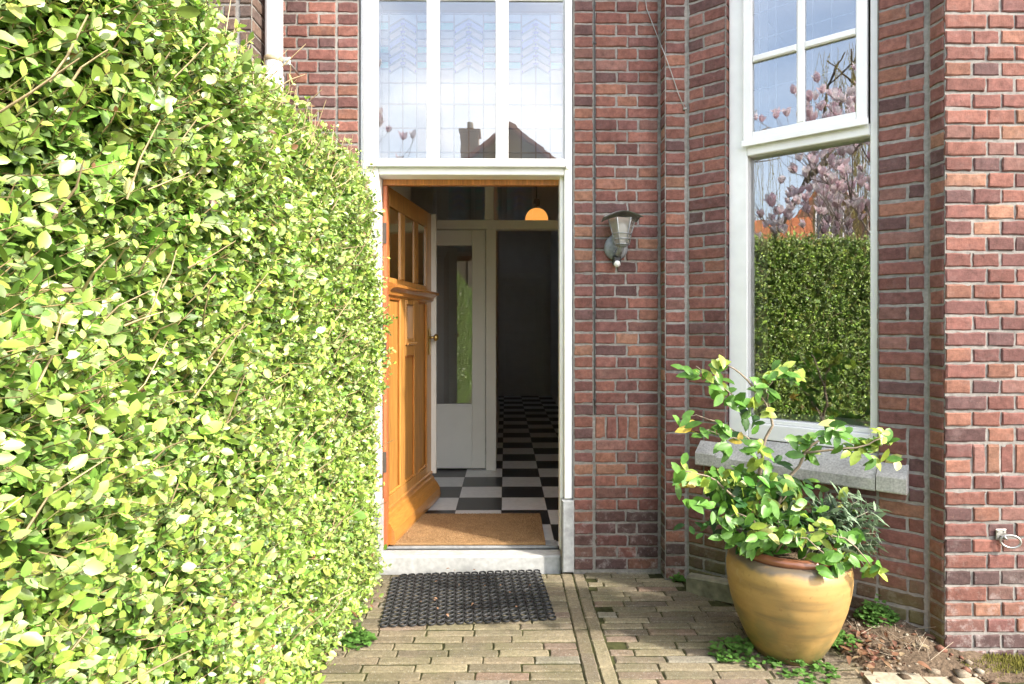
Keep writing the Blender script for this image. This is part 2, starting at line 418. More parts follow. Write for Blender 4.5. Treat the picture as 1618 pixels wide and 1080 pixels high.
def glass_mat(name, base, gain, wave=.0, tint=(1, 1, 1)):
    m = bpy.data.materials.new(name); m.use_nodes = True
    t = m.node_tree; N, Lk = t.nodes, t.links; N.remove(N["Principled BSDF"])
    tr = N.new("ShaderNodeBsdfTransparent"); tr.inputs[0].default_value = (*tint, 1)
    gl = N.new("ShaderNodeBsdfGlossy"); gl.inputs["Roughness"].default_value = 0.0; gl.inputs[0].default_value = (1, 1, 1, 1)
    fr = N.new("ShaderNodeFresnel"); fr.inputs[0].default_value = 1.5
    ma = N.new("ShaderNodeMath"); ma.operation = 'MULTIPLY_ADD'; ma.use_clamp = True
    Lk.new(fr.outputs[0], ma.inputs[0]); ma.inputs[1].default_value = gain; ma.inputs[2].default_value = base
    if wave:
        g = N.new("ShaderNodeNewGeometry"); n = N.new("ShaderNodeTexNoise"); n.inputs["Scale"].default_value = 7; n.inputs["Detail"].default_value = 1
        mp = N.new("ShaderNodeMapping"); mp.inputs["Scale"].default_value = (1, 1, 2.6)
        Lk.new(g.outputs["Position"], mp.inputs[0]); Lk.new(mp.outputs[0], n.inputs["Vector"])
        bp = N.new("ShaderNodeBump"); bp.inputs["Strength"].default_value = wave; bp.inputs["Distance"].default_value = .004
        Lk.new(n.outputs[0], bp.inputs["Height"]); Lk.new(bp.outputs[0], gl.inputs["Normal"])
    mx = N.new("ShaderNodeMixShader")
    Lk.new(ma.outputs[0], mx.inputs[0]); Lk.new(tr.outputs[0], mx.inputs[1]); Lk.new(gl.outputs[0], mx.inputs[2])
    Lk.new(mx.outputs[0], N["Material Output"].inputs[0])
    return m
M['glass'] = glass_mat("window glass", .11, 2.2, .016)
M['glass_t'] = glass_mat("storm glass", .05, 1.9, .02)
M['glass_i'] = glass_mat("inner door glass", .035, 1.8)
def frosted(name, col, f):
    m = bpy.data.materials.new(name); m.use_nodes = True
    t = m.node_tree; N, Lk = t.nodes, t.links; b = N["Principled BSDF"]
    b.inputs["Base Color"].default_value = (*col, 1); b.inputs["Roughness"].default_value = .25
    tr = N.new("ShaderNodeBsdfTransparent"); mx = N.new("ShaderNodeMixShader"); mx.inputs[0].default_value = f
    Lk.new(tr.outputs[0], mx.inputs[1]); Lk.new(b.outputs[0], mx.inputs[2]); Lk.new(mx.outputs[0], N["Material Output"].inputs[0])
    return m
M['glass_l'] = frosted("dusty lantern glass", (.33, .32, .29), .55) if True else glass_mat("lantern glass", .10, 2.0, 0, (.62, .60, .56))

def stained_mat():
    m = bpy.data.materials.new("stained glass"); m.use_nodes = True
    t = m.node_tree; N, Lk = t.nodes, t.links; N.remove(N["Principled BSDF"])
    a = N.new("ShaderNodeAttribute"); a.attribute_name = "col"
    d = N.new("ShaderNodeBsdfDiffuse"); tl = N.new("ShaderNodeBsdfTranslucent"); gl = N.new("ShaderNodeBsdfGlossy")
    gl.inputs["Roughness"].default_value = .08
    Lk.new(a.outputs[0], d.inputs[0]); Lk.new(a.outputs[0], tl.inputs[0])
    x1 = N.new("ShaderNodeMixShader"); x1.inputs[0].default_value = .38
    Lk.new(d.outputs[0], x1.inputs[1]); Lk.new(tl.outputs[0], x1.inputs[2])
    x2 = N.new("ShaderNodeMixShader"); x2.inputs[0].default_value = .08
    Lk.new(x1.outputs[0], x2.inputs[1]); Lk.new(gl.outputs[0], x2.inputs[2])
    Lk.new(x2.outputs[0], N["Material Output"].inputs[0])
    return m
M['stained'] = stained_mat()

def emit_mat(name, col, st):
    m, t, b = newmat(name)
    b.inputs["Base Color"].default_value = (*col, 1); b.inputs["Emission Color"].default_value = (*col, 1)
    b.inputs["Emission Strength"].default_value = st; b.inputs["Roughness"].default_value = .3
    return m
M['opal'] = emit_mat("amber lamp glass", (1.0, .40, .08), .34)

# ------------------------------------------------------------------ plan of the house
YF = 3.216                                       # main facade plane
FAC = Fr((0, YF, 0), (1, 0, 0), (0, -1, 0))
def fx(px, Y=YF): return W(px, 0, Y).x
def fz(py, Y=YF, px=809): return W(px, py, Y).z
BANG = R(40)
Y2 = YF - .095                                   # small forward step before the bay
PB = W(1085, 0, Y2); PB.z = 0
BD = Vector((math.cos(BANG), -math.sin(BANG), 0)); BN = Vector((-math.sin(BANG), -math.cos(BANG), 0))
BAY = Fr(PB, BD, BN)
def bu(px):
    d = W(px, 0, 1.0); d.z = 0
    # PB + BD*u = d*s
    det = BD.x * (-d.y) + d.x * BD.y
    return (-PB.x * (-d.y) + (-d.x) * (PB.y)) / det if False else ((-PB.x) * (-d.y) - (-d.x) * (-PB.y)) / (BD.x * (-d.y) - (-d.x) * BD.y)
def bz(px, py):
    p = BAY(bu(px), 0, 0); return W(px, py, p.y).z
UB1 = bu(1465)
PC = BAY(UB1, 0, 0)                              # end of slanted wall
PD = W(1493, 0, PC.y - .085); PD.z = 0           # front corner of the bay
HT = 5.0
CP = 0.0617
ZMAX = 5.0

def pick_brick(kind, z):
    r = rnd.random()
    if kind == 'dark':
        c = rnd.choice([(.115, .075, .062), (.095, .065, .058), (.14, .09, .07)])
    elif z < .34 and rnd.random() < (.95 - z * 1.2):
        c = rnd.choice([(.120, .062, .058), (.095, .055, .055), (.155, .08, .068), (.105, .07, .068), (.19, .085, .062)])
    else:
        c = rnd.choices([(.225, .088, .068), (.195, .076, .064), (.160, .067, .062), (.255, .108, .074), (.120, .060, .060), (.285, .135, .088), (.215, .100, .085)],
                        [5, 5, 4.5, 2.2, 3, 1.1, 3])[0]
    k = rnd.uniform(.80, 1.20); lum = sum(c) / 3
    q = [(x * .87 + lum * .13) * k for x in c]; return (q[0] * 1.0, q[1] * 1.0, q[2] * .95)

def one_brick(mb, fr, ua, ub, za, zb, col, mi=0):
    nx = max(3, int((ub - ua) / .022)); nz = 4
    off = rnd.uniform(-.0025, .002); tilt = rnd.uniform(-.002, .002); V = []
    us = [0, .035] + [i / (nx - 1) for i in range(1, nx - 1)] + [.965, 1]
    if ub - ua < .09: us = [0, .07] + [i / (nx - 1) for i in range(1, nx - 1)] + [.93, 1]
    zs = [0, .09, .5, .91, 1]
    ja = rnd.uniform(-.0015, .0015); jb = rnd.uniform(-.0015, .0015)
    for j, b in enumerate(zs):
        for i, a in enumerate(us):
            e = (i in (0, len(us) - 1)) or (j in (0, len(zs) - 1))
            u = ua + (ub - ua) * a; z = za + (zb - za) * b
            if e:
                u += rnd.uniform(-.0024, .0024); z += rnd.uniform(-.0022, .0022)
                if rnd.random() < .035:
                    u += ((ua + ub) / 2 - u) * rnd.uniform(.03, .09); z += ((za + zb) / 2 - z) * rnd.uniform(.1, .32)
            z += ja * (1 - b) + jb * b
            o = off + tilt * (a - .5) + (-.0024 - rnd.random() * .002 if e else rnd.uniform(-.0009, .0009))
            V.append(fr(u, o, z))
    n = len(us); F = []
    for j in range(len(zs) - 1):
        for i in range(n - 1):
            F.append((j * n + i, j * n + i + 1, (j + 1) * n + i + 1, (j + 1) * n + i))
    # side skirt
    ring = [i for i in range(n)] + [j * n + n - 1 for j in range(1, len(zs))] + [(len(zs) - 1) * n + i for i in range(n - 2, -1, -1)] + [j * n for j in range(len(zs) - 2, 0, -1)]
    back = len(V)
    for r_ in ring: V.append(Vector(V[r_]) - fr.out * .012)
    for q in range(len(ring)):
        q2 = (q + 1) % len(ring)
        F.append((ring[q2], ring[q], back + q, back + q2))
    mb.add(V, F, mi, col, False)

def cut(iv, holes):
    out = [iv]
    for (a, b) in holes:
        nx = []
        for (p, q) in out:
            if b <= p or a >= q: nx.append((p, q)); continue
            if a - p > .02: nx.append((p, a))
            if q - b > .02: nx.append((b, q))
        out = nx
    return out

def wall(mb, fr, panels, z0=0.0, z1=ZMAX, holes=(), kind='red', soldier=None, mi=0, layer=0):
    """panels: list of (u0,u1,mode). mode 'head' header bond with three-quarter closers at one side, 'one' single bricks, 'half' alternate split"""
    n = int((z1 - z0) / CP) + 1
    ju = .0098; jz = .0106
    for i in range(n):
        za = z0 + i * CP + jz / 2; zb = z0 + (i + 1) * CP - jz / 2
        if za > z1: break
        zc = (za + zb) / 2
        odd = i % 2
        insol = bool(soldier and soldier[0] <= i <= soldier[1])
        hs = [(h[0], h[1]) for h in holes if h[2] < zc < h[3]]
        for (u0, u1, mode) in panels:
            for (p, q) in cut((u0, u1), hs):
                cuts = [p]
                if mode == 'one' or q - p < .13:
                    pass
                elif mode == 'half':
                    if odd: cuts.append(p + (q - p) * .42)
                elif mode == 'halfr':
                    if odd or insol: cuts.append(p + (q - p) * .64)
                elif mode == 'three':
                    k = 3 if odd or insol else 2
                    for c in range(1, k): cuts.append(p + (q - p) * c / k + rnd.uniform(-.006, .006))
                else:
                    x = p + (.166 if odd and not insol else .110)
                    while x < q - .06:
                        cuts.append(x + rnd.uniform(-.003, .003)); x += .1105
                cuts.append(q)
                for a, b in zip(cuts[:-1], cuts[1:]):
                    if soldier and soldier[0] <= i <= soldier[1] and soldier[2] < (a + b) / 2 < soldier[3]:
                        if i == soldier[0]:
                            m_ = max(1, round((b - a) / .0605))
                            for s_ in range(m_):
                                aa = a + (b - a) * s_ / m_; bb = a + (b - a) * (s_ + 1) / m_
                                one_brick(mb, fr, aa + ju / 2, bb - ju / 2, za, zb + CP, pick_brick(kind, zc), mi)
                        continue
                    one_brick(mb, fr, a + ju / 2, b - ju / 2, za, zb, pick_brick(kind, zc), mi)

def mortar_plane(mb, fr, u0, u1, z0, z1, holes=(), mi=1, rec=.0052):
    us = sorted(set([u0, u1] + [h[k] for h in holes for k in (0, 1) if u0 < h[k] < u1]))
    zs = sorted(set([z0, z1] + [h[k] for h in holes for k in (2, 3) if z0 < h[k] < z1]))
    for a, b in zip(us[:-1], us[1:]):
        for c, d in zip(zs[:-1], zs[1:]):
            uc, zc = (a + b) / 2, (c + d) / 2
            if any(h[0] < uc < h[1] and h[2] < zc < h[3] for h in holes): continue
            mb.quad([fr(a, -rec, c), fr(b, -rec, c), fr(b, -rec, d), fr(a, -rec, d)], mi)

house = empty("brick_house", (0, YF, 0))
tag(house, "red brick house with open front door and tall white bay window", "house")

# openings
DX0, DX1 = fx(567), fx(906)
DZ1 = 3.06
door_hole = (DX0, DX1, -1, DZ1)
XL = -1.30
x_j1a = fx(531); x_j2 = fx(938); x_c = fx(1043)
S2 = Fr((fx(1051, Y2), Y2, 0), (1, 0, 0), (0, -1, 0))      # short forward face
S2W = PB.x - S2.p.x
RET = Fr((x_c, YF, 0), (S2.p.x - x_c, Y2 - YF, 0), (-(YF - Y2), -(S2.p.x - x_c), 0))
RETW = math.hypot(S2.p.x - x_c, Y2 - YF)

mb = MB()
wall(mb, FAC, [(XL, x_j1a, 'head'), (x_j1a + .004, DX0 - .002, 'one')], holes=[door_hole])
wall(mb, FAC, [(DX1 + .002, x_j2, 'one'), (x_j2 + .006, x_c - .006, 'three')], holes=[door_hole], z0=.012, soldier=(11, 12, x_j2, x_j2 + .24))
wall(mb, FAC, [(DX0 - .002, DX1 + .002, 'head')], z0=CP * 50 + .012 - .0, holes=[])
mortar_plane(mb, FAC, XL, x_c + .02, -.05, HT, [door_hole])
wall(mb, RET, [(.002, RETW - .004, 'one')], z0=.012)
mortar_plane(mb, RET, 0, RETW - .004, -.05, HT)
wall(mb, S2, [(0, S2W - .004, 'one')])
mortar_plane(mb, S2, 0, S2W + .01, -.05, HT)
mb.build("wall", [M['brick'], M['mortar']], house)

# slanted bay wall with the window hole
WU0, WU1 = bu(1147), bu(1386)
WZ0, WZ1 = .70, 3.55
bay_hole = (WU0, WU1, WZ0, WZ1)
sill_u0, sill_u1 = bu(1107), bu(1436)
mb = MB()
wall(mb, BAY, [(.006, WU0, 'half'), (WU1, UB1 - .006, 'halfr')], z0=-.12 + .0, z1=HT, holes=[(WU0, WU1, -1, HT)], soldier=(14, 15, UB1 - .07, UB1), mi=0)
wall(mb, BAY, [(WU0, WU1, 'head')], z0=-.12, z1=WZ0 - .06, mi=0)
wall(mb, BAY, [(WU0, WU1, 'head')], z0=-.12 + CP * 60, z1=HT, mi=0)
mortar_plane(mb, BAY, 0, UB1 + .012, -.15, HT, [bay_hole])
# window reveals (brick on edge)
for (ua, sgn) in ((WU0, 1), (WU1, -1)):
    rf = Fr(BAY(ua, 0, 0), -BN, BD * sgn)
    wall(mb, rf, [(.004, .05, 'one')], z0=-.12 + CP * 13, z1=WZ1)
    mortar_plane(mb, rf, 0, .06, WZ0, WZ1)
# narrow return to the front face
dR = PD - PC; RW = dR.length
RT2 = Fr(PC, dR, Vector((dR.y, -dR.x, 0)))
wall(mb, RT2, [(.006, RW - .004, 'one')], z0=-.12)
mortar_plane(mb, RT2, 0, RW - .005, -.15, HT)
mb.build("bay_side_wall", [M['brick_moss'], M['mortar']], house)
mb = MB()
BF = Fr(PD, (1, 0, 0), (0, -1, 0))
wall(mb, BF, [(.0, 2.0, 'head')], z0=-.10, soldier=(13, 14, .105, 2.0))
mortar_plane(mb, BF, 0.004, 2.0, -.2, HT)
BE = Fr(BF(2.0, 0, 0), (0, 1, 0), (1, 0, 0))
wall(mb, BE, [(.006, 1.6, 'head')], z0=-.10)
mortar_plane(mb, BE, 0, 4.0, -.2, HT)
mb.build("bay_front_wall", [M['brick'], M['mortar']], house)
# flat roof over facade and bay, cut short so sky reaches the added ceiling opening
mb = MB()
mb.box(WORLD, XL, BF(2.0, 0, 0).x + .15, PD.y - .15, 8.6, HT, HT + .18)
mb.build("roof", M['stone'], house)

# ------------------------------------------------------------------ door frame and transom window
YT = YF + .02
def tx(px, Y=None): return fx(px, Y or (YF + .0))
dfm = MB()
xl0, xl1, xr0, xr1 = fx(569), fx(597), fx(892), fx(905)
ZR0, ZR1 = fz(275), fz(264.5)
dfm.box(FAC, xl0, xl1, -.12, -.012, .36, DZ1 - .005, bev=.004)
dfm.box(FAC, xr0, xr1, -.12, -.012, .38, DZ1 - .005, bev=.004)
dfm.box(FAC, xr0 - .020, xr0 - .001, -.13, -.055, .10, ZR0 - .001, bev=.003)
dfm.box(FAC, xl1 + .001, xr0 - .001, -.12, -.016, ZR0, ZR1 + .05, bev=.004)
dfm.box(FAC, xl1 + .001, xr0 - .001, -.12, -.012, DZ1 - .085, DZ1 - .006, bev=.004)
door_frame = dfm.build("door_frame", M['paint'], house)
m_ = MB()
m_.box(FAC, xr0 - .012, xr1 + .006, -.13, .004, 0.0, .375, bev=.006)
m_.build("frame_foot", M['zinc'], door_frame)
m_ = MB(); m_.box(FAC, xl0 - .004, xl1 + .006, -.13, .004, 0.0, .355, bev=.006)
m_.build("frame_foot", M['zinc'], door_frame)
m_ = MB()
m_.box(FAC, xl1 + .002, xr0 - .002, -.16, -.121, ZR0 - .028, ZR0 + .03, col=(.50, .20, .055), bev=.003)
m_.box(FAC, xl1 + .001, xl1 + .024, -.175, -.125, .09, ZR0 - .03, col=(.42, .12, .04), bev=.003)
for z in (.55, 1.15, 1.78):
    m_.box(FAC, xl1 + .004, xl1 + .022, -.124, -.118, z - .055, z + .055, col=(.06, .045, .035))
m_.build("door_stop", M['wood'], door_frame)

trw = empty("transom_window", (0, YF, 2.15)); trw.parent = house; trw.location = (0, 0, 2.15)
SZ0, SZ1 = fz(251), DZ1 - .09
sx0, sx1 = fx(575), fx(899)
m_ = MB()
fw = .022
m_.box(FAC, sx0, sx0 + fw, -.010, .012, ZR1 + .002, SZ1 + .04, bev=.003)
m_.box(FAC, sx1 - fw, sx1, -.010, .012, ZR1 + .002, SZ1 + .04, bev=.003)
m_.box(FAC, sx0 + fw + .001, sx1 - fw - .001, -.010, .012, ZR1 + .002, ZR1 + .028, bev=.003)
m_.box(FAC, sx0 + fw + .001, sx1 - fw - .001, -.010, .010, ZR1 + .030, SZ0, bev=.003)
for px in (577, 897):
    m_.box(FAC, fx(px) - .008, fx(px) + .008, .0125, .017, ZR1 - .012, ZR1 + .016, bev=.002)
bars = [(fx(674), fx(694)), (fx(783), fx(803))]
for a, b in bars:
    m_.box(FAC, a, b, -.040, .006, SZ0 + .001, SZ1, bev=.004)
m_.box(FAC, sx0 + fw + .001, fx(590), -.040, -.002, SZ0 + .001, SZ1, bev=.003)
m_.box(FAC, fx(890.5), sx1 - fw - .001, -.040, -.002, SZ0 + .001, SZ1, bev=.003)
m_.build("frame", M['stormframe'], trw)
bays = [(fx(590), fx(674)), (fx(694), fx(783)), (fx(803), fx(890.5))]

def stained_panel(fr, u0, u1, z0, z1, o, parent, cname="leaded_glass", seed=0):
    g = MB(); c = MB(); r = random.Random(seed)
    wd, ht = u1 - u0, z1 - z0
    X = lambda a: u0 + wd * a
    Z = lambda b: z1 - ht * b                # b from the top
    teal, grey, beige, blue, pale, lav, pur = (.07, .42, .37), (.30, .32, .33), (.40, .35, .31), (.30, .385, .46), (.38, .39, .39), (.22, .25, .52), (.08, .04, .32)
    def poly(pts, col):
        k = r.uniform(.9, 1.08)
        g.quad([fr(X(a), o, Z(b)) for a, b in pts], 0, tuple(min(.9, x * k) for x in col))
    def line(p, q, wdt=.0075):
        A = Vector(fr(X(p[0]), o, Z(p[1]))); B = Vector(fr(X(q[0]), o, Z(q[1])))
        d = (B - A).normalized(); s = d.cross(fr.out).normalized() * wdt * .5
        f = fr.out * .003
        c.add([A - s + f, B - s + f, B + s + f, A + s + f, A - s - f, B - s - f, B + s - f, A + s - f],
              [(0, 1, 2, 3), (7, 6, 5, 4), (0, 4, 5, 1), (3, 2, 6, 7)])
    e = [0, .25, .51, .77, 1]
    rows = [.0, .055, .11, .165, .215, .265, .315, .365]
    for s0, s1 in ((e[0], e[1]), (e[3], e[4])):
        for i in range(7):
            poly([(s0, rows[i + 1]), (s1, rows[i + 1]), (s1, rows[i]), (s0, rows[i])], [blue, teal, grey, beige, teal, grey, teal][i])
            line((s0, rows[i + 1]), (s1, rows[i + 1]))
        low = [.365, .46, .60, .76, .92, 1.0]
        for i in range(5):
            poly([(s0, low[i + 1]), (s1, low[i + 1]), (s1, low[i]), (s0, low[i])], r.choice([beige, beige, grey, pale]))
            line((s0, low[i + 1]), (s1, low[i + 1]))
    # chevrons in the middle
    m = e[2]; dz = .052; h = .058
    for half, (a, b) in enumerate(((e[1], m), (m, e[3]))):
        outer, inner = (a, b) if half == 0 else (b, a)
        top = 0.0
        poly([(outer, .09), (inner, .03), (inner, 0), (outer, 0)] if half == 0 else [(inner, .03), (outer, .09), (outer, 0), (inner, 0)], blue)
        for k in range(6):
            y = .03 + k * dz
            P = [(outer, y + h + dz), (inner, y + dz), (inner, y), (outer, y + h)]
            if half: P = P[::-1]
            poly(P, beige if k % 2 else lav)
            line((outer, y + h), (inner, y))
        y = .03 + 6 * dz
        line((outer, y + h), (inner, y))
        prev = None
        for zz in (.46, .60, .76, .92, 1.0):
            if prev is None:
                P = [(outer, zz), (inner, zz), (inner, y), (outer, y + h)]
            else:
                P = [(outer, zz), (inner, zz), (inner, prev), (outer, prev)]
            if half: P = P[::-1]
            poly(P, blue); line((outer, zz), (inner, zz)); prev = zz
        line((outer, 0), (outer, 1))
    for k in range(1, 7):
        y = .03 + k * dz
        f = fr.out * .002
        for (cx, s) in ((m, .055),):
            V = [Vector(fr(X(cx - s), o, Z(y - .016))) + f, Vector(fr(X(cx), o, Z(y + .028))) + f, Vector(fr(X(cx + s), o, Z(y - .016))) + f, Vector(fr(X(cx), o, Z(y - .024))) + f]
            g.quad(V, 0, pur)
            line((cx - s, y - .016), (cx, y + .028), .003); line((cx, y + .028), (cx + s, y - .016), .003)
        for cx, sg in ((e[1], 1), (e[3], -1)):
            V = [Vector(fr(X(cx), o, Z(y + .02))) + f, Vector(fr(X(cx + .035 * sg), o, Z(y + .040))) + f, Vector(fr(X(cx), o, Z(y + .062))) + f]
            g.quad(V, 0, pur)
    line((m, .34), (m, 1)); line((0, 0), (0, 1)); line((1, 0), (1, 1)); line((0, 0), (1, 0)); line((0, 1), (1, 1))
    p = g.build(cname, M['stained'], parent)
    c.build("lead_came", M['came'], parent)
    return p

for i, (a, b) in enumerate(bays):
    q = MB(); q.box(FAC, a + .0005, b - .0005, -.020, -.016, SZ0 + .001, SZ1 - .001)
    q.build("glass_pane", M['glass_t'], trw)
    stained_panel(FAC, a - .004, b + .004, SZ0 - .01, SZ1 - .035, -.075, trw, seed=i)

# stone step
m_ = MB()
st = Fr((0, YF + .055, 0), (1, 0, 0), (0, -1, 0))
m_.box(st, xl0 - .05, xr0 - .013, -.20, .0, -.04, .068, bev=.008, slope=0)
step_o = m_.build("door_step", M['stone'], house)
m_ = MB(); m_.box(st, xl1, xr0 - .022, -.21, -.105, .0685, .080, col=(.09, .08, .07)); m_.build("threshold_strip", M['zinc'], step_o)

# ------------------------------------------------------------------ hall behind the door
FZ = .076
hall = MB()
T = .30; ox = W(794, 0, 4.97).x - .002; oy = 4.97
nx0, nx1, ny0, ny1 = -4, 4, -6, 20
hall.quad([(-1.4, 3.36, FZ - .004), (1.1, 3.36, FZ - .004), (1.1, 11.1, FZ - .004), (-1.4, 11.1, FZ - .004)], 0, (.05, .05, .05))
for i in range(nx0, nx1):
    for j in range(ny0, ny1):
        a, b = ox + i * T + .0012, ox + (i + 1) * T - .0012
        c, d = oy + j * T + .0012, oy + (j + 1) * T - .0012
        if d < 3.40: continue
        c = max(c, 3.40)
        wht = (i + j) % 2 == 1
        k = rnd.uniform(.93, 1.05)
        col = (.66 * k, .66 * k, .655 * k) if wht else (.030 * k, .030 * k, .033 * k)
        zz = FZ + rnd.uniform(0, .0006)
        hall.quad([(a, c, zz), (b, c, zz), (b, d, zz), (a, d, zz)], 0, col)
hall.build("hall_floor", M['tile'], house)
YP = 5.25
hw = MB()
def plane_x(x, y0, y1, z0, z1): hw.quad([(x, y0, z0), (x, y1, z0), (x, y1, z1), (x, y0, z1)])
def plane_y(y, x0, x1, z0, z1): hw.quad([(x0, y, z0), (x1, y, z0), (x1, y, z1), (x0, y, z1)])
XP = W(784, 0, YP).x
plane_x(-.80, 3.36, YP, FZ, 3.0); plane_x(.80, 3.36, 11.0, FZ, 3.0)
plane_y(3.355, -.80, DX0 + .02, FZ, 3.0); plane_y(3.355, DX1 - .02, .80, FZ, 3.0); plane_y(3.345, -.8, .8, 2.99, 3.3)
plane_x(XP - .02, YP + .05, 8.8, FZ, 3.0); plane_y(8.8, -1.3, XP - .02, FZ, 3.0); plane_x(-1.3, 8.8, 11, FZ, 3.0)
plane_y(YP + 1.6, -.80, XP - .021, FZ, 3.0); plane_x(-.80, YP, YP + 1.6, FZ, 3.0)
plane_y(10.95, -1.3, .8, FZ, 3.0)
hw.build("hall_wall", M['plaster'], house)
sk = MB()
sk.box(WORLD, XP - .019, XP - .004, YP + .06, 8.8, FZ, FZ + .16); sk.build("skirting", M['paint_in'], house)
hw = MB()
for (a, b, c, d) in ((-1.3, .8, 3.35, 9.6), (-1.3, -1.05, 9.6, 9.95), (-.7, .8, 9.6, 9.95), (-1.3, .8, 9.95, 11)):  # unseen opening added near the back, lets sky light brighten the hall
    hw.quad([(a, c, 3.0), (b, c, 3.0), (b, d, 3.0), (a, d, 3.0)])
hw.build("hall_ceiling", M['ceil'], house)
# far inner door
m_ = MB(); FF = Fr((0, 10.95, 0), (1, 0, 0), (0, -1, 0))
m_.box(FF, -.08, .62, .001, .03, FZ, 2.15, bev=.004); m_.box(FF, .0, .54, .031, .045, .3, 1.05, bev=.006); m_.box(FF, .0, .54, .031, .045, 1.2, 2.0, bev=.006)
m_.box(FF, -.17, -.082, .001, .045, FZ, 2.24); m_.box(FF, .622, .71, .001, .045, FZ, 2.24); m_.box(FF, -.08, .62, .001, .045, 2.152, 2.24)
m_.build("inner_door", M['paint_in'], house)
# vestibule partition
part = empty("vestibule_partition", (0, 0, 0)); part.parent = house; part.location = (0, YP - YF, FZ)
PF = Fr((0, YP, 0), (1, 0, 0), (0, -1, 0))
def ppx(px): return W(px, 0, YP).x
def ppz(py): return W(809, py, YP).z
m_ = MB()
px0, px1 = ppx(768), ppx(784)
zb0, zb1 = ppz(363), ppz(349)
m_.box(PF, px0, px1, -.05, .05, FZ, zb0 - .0005, bev=.004)
m_.box(PF, ppx(766), ppx(780), -.05, .045, zb1 + .0005, 3.0, bev=.004)
m_.box(PF, -.80, .80, -.05, .052, zb0, zb1, bev=.004)
m_.box(PF, .62, .80, -.05, .05, FZ, zb0 - .0005, bev=.004)
m_.box(PF, -.80, -.74, -.05, .05, FZ, zb0 - .0005, bev=.004)
m_.box(PF, -.80, .80, -.05, .05, 2.92, 2.999)
m_.build("frame", M['paint_in'], part)
m_ = MB()
lx0, lx1 = -.735, px0 - .004
gx1, gz0, gz1 = ppx(746), ppz(638), ppz(388)
m_.box(PF, gx1, lx1, -.02, .022, FZ + .012, zb0 - .004, bev=.004)
m_.box(PF, lx0, -.64, -.02, .022, FZ + .012, zb0 - .004, bev=.004)
m_.box(PF, -.6395, gx1 - .0005, -.02, .0215, gz1, zb0 - .004, bev=.004)
m_.box(PF, -.6395, gx1 - .0005, -.02, .0215, FZ + .012, gz0, bev=.004)
m_.box(PF, -.63, gx1 - .001, .0225, .032, gz0 - .012, gz0 + .006, bev=.002)
m_.build("partition_door", M['paint_in'], part)
m_ = MB(); m_.box(PF, -.6390, gx1 - .001, -.002, .002, gz0, gz1); m_.build("glass_pane", M['glass_i'], part)
m_ = MB(); m_.box(PF, -.795, ppx(766) - .001, -.002, .002, zb1, 2.92); m_.build("glass_pane", M['glass_i'], part)
m_ = MB(); m_.box(PF, ppx(780) + .001, .795, -.002, .002, zb1, 2.92); m_.build("glass_pane", M['glass_i'], part)

# pendant lamp in the hall
pl_ = W(848, 341, 6.3)
lamp = empty("pendant_lamp", (pl_.x, pl_.y, 2.99)); tag(lamp, "amber glass dome lamp glowing behind the glass above the vestibule door", "ceiling lamp")
m_ = MB(); c0 = Vector((pl_.x, pl_.y, pl_.z - .07))
m_.lathe(c0, [(.002, .150), (.035, .146), (.07, .130), (.098, .10), (.114, .06), (.118, .02), (.112, -.01), (.06, -.03), (.002, -.035)], 24)
m_.build("lamp_shade", M['opal'], lamp)
m_ = MB(); m_.tube([c0 + Vector((0, 0, .16)), (c0.x, c0.y, 2.99)], .006, 6); m_.lathe(c0, [(.03, .17), (.035, .20), (.03, .24), (.004, .25)], 12); m_.lathe((c0.x, c0.y, 2.94), [(.002, 0), (.05, .01), (.055, .05)], 14)
m_.build("fitting", M['black'], lamp)

# ------------------------------------------------------------------ front door (open)
hinge = W(606, 0, YF + .17); hinge.z = 0
free = W(681.5, 0, YF + 1.115); free.z = 0
dd = (free - hinge); DW = dd.length; dd.normalize()
DO = Vector((dd.y, -dd.x, 0))                       # faces the visitor side (+x)
DR = Fr(hinge, dd, DO)
door = empty("front_door", (0, 0, 0)); door.parent = house; door.location = (hinge.x, hinge.y - YF, 0)
DZ0, DZT = FZ + .012, 2.062
OR = [(.43, .205, .05), (.39, .185, .045), (.46, .225, .06)]
def oc(): 
    k = rnd.uniform(.93, 1.06); c = rnd.choice(OR); return tuple(x * k for x in c)
m_ = MB()
th = -.042
U = lambda t: t * DW
# stiles
m_.box(DR, 0, U(.105), th, 0, DZ0, DZT, col=oc(), bev=.003)
m_.box(DR, U(.885), DW, th, 0, DZ0, DZT, col=oc(), bev=.003)
a, b = U(.1052), U(.8848)
m_.box(DR, a, b, th, -.0005, 1.955, DZT, col=oc(), bev=.002)
m_.box(DR, a, b, th, -.0005, 1.445, 1.555, col=oc(), bev=.002)
m_.box(DR, a, b, th, -.0005, DZ0, .325, col=oc(), bev=.002)
glz = [(.105, .305), (.40, .597), (.687, .885)]
for (p, q) in ((.306, .399), (.598, .686)):
    m_.box(DR, U(p), U(q), th, -.001, 1.5555, 1.9545, col=oc(), bev=.006)
    m_.box(DR, U(p), U(q), th, -.001, .3255, 1.4445, col=oc(), bev=.004)
# lower panels, set back
for i, (p, q) in enumerate(glz):
    if i == 1:
        m_.box(DR, U(p), U(q), th + .008, -.014, .326, 1.10, col=oc(), bev=.003)
        m_.box(DR, U(p), U(q), th, -.0012, 1.101, 1.165, col=oc(), bev=.003)
    else:
        m_.box(DR, U(p), U(q), th + .008, -.016, .326, 1.4445, col=oc(), bev=.003)
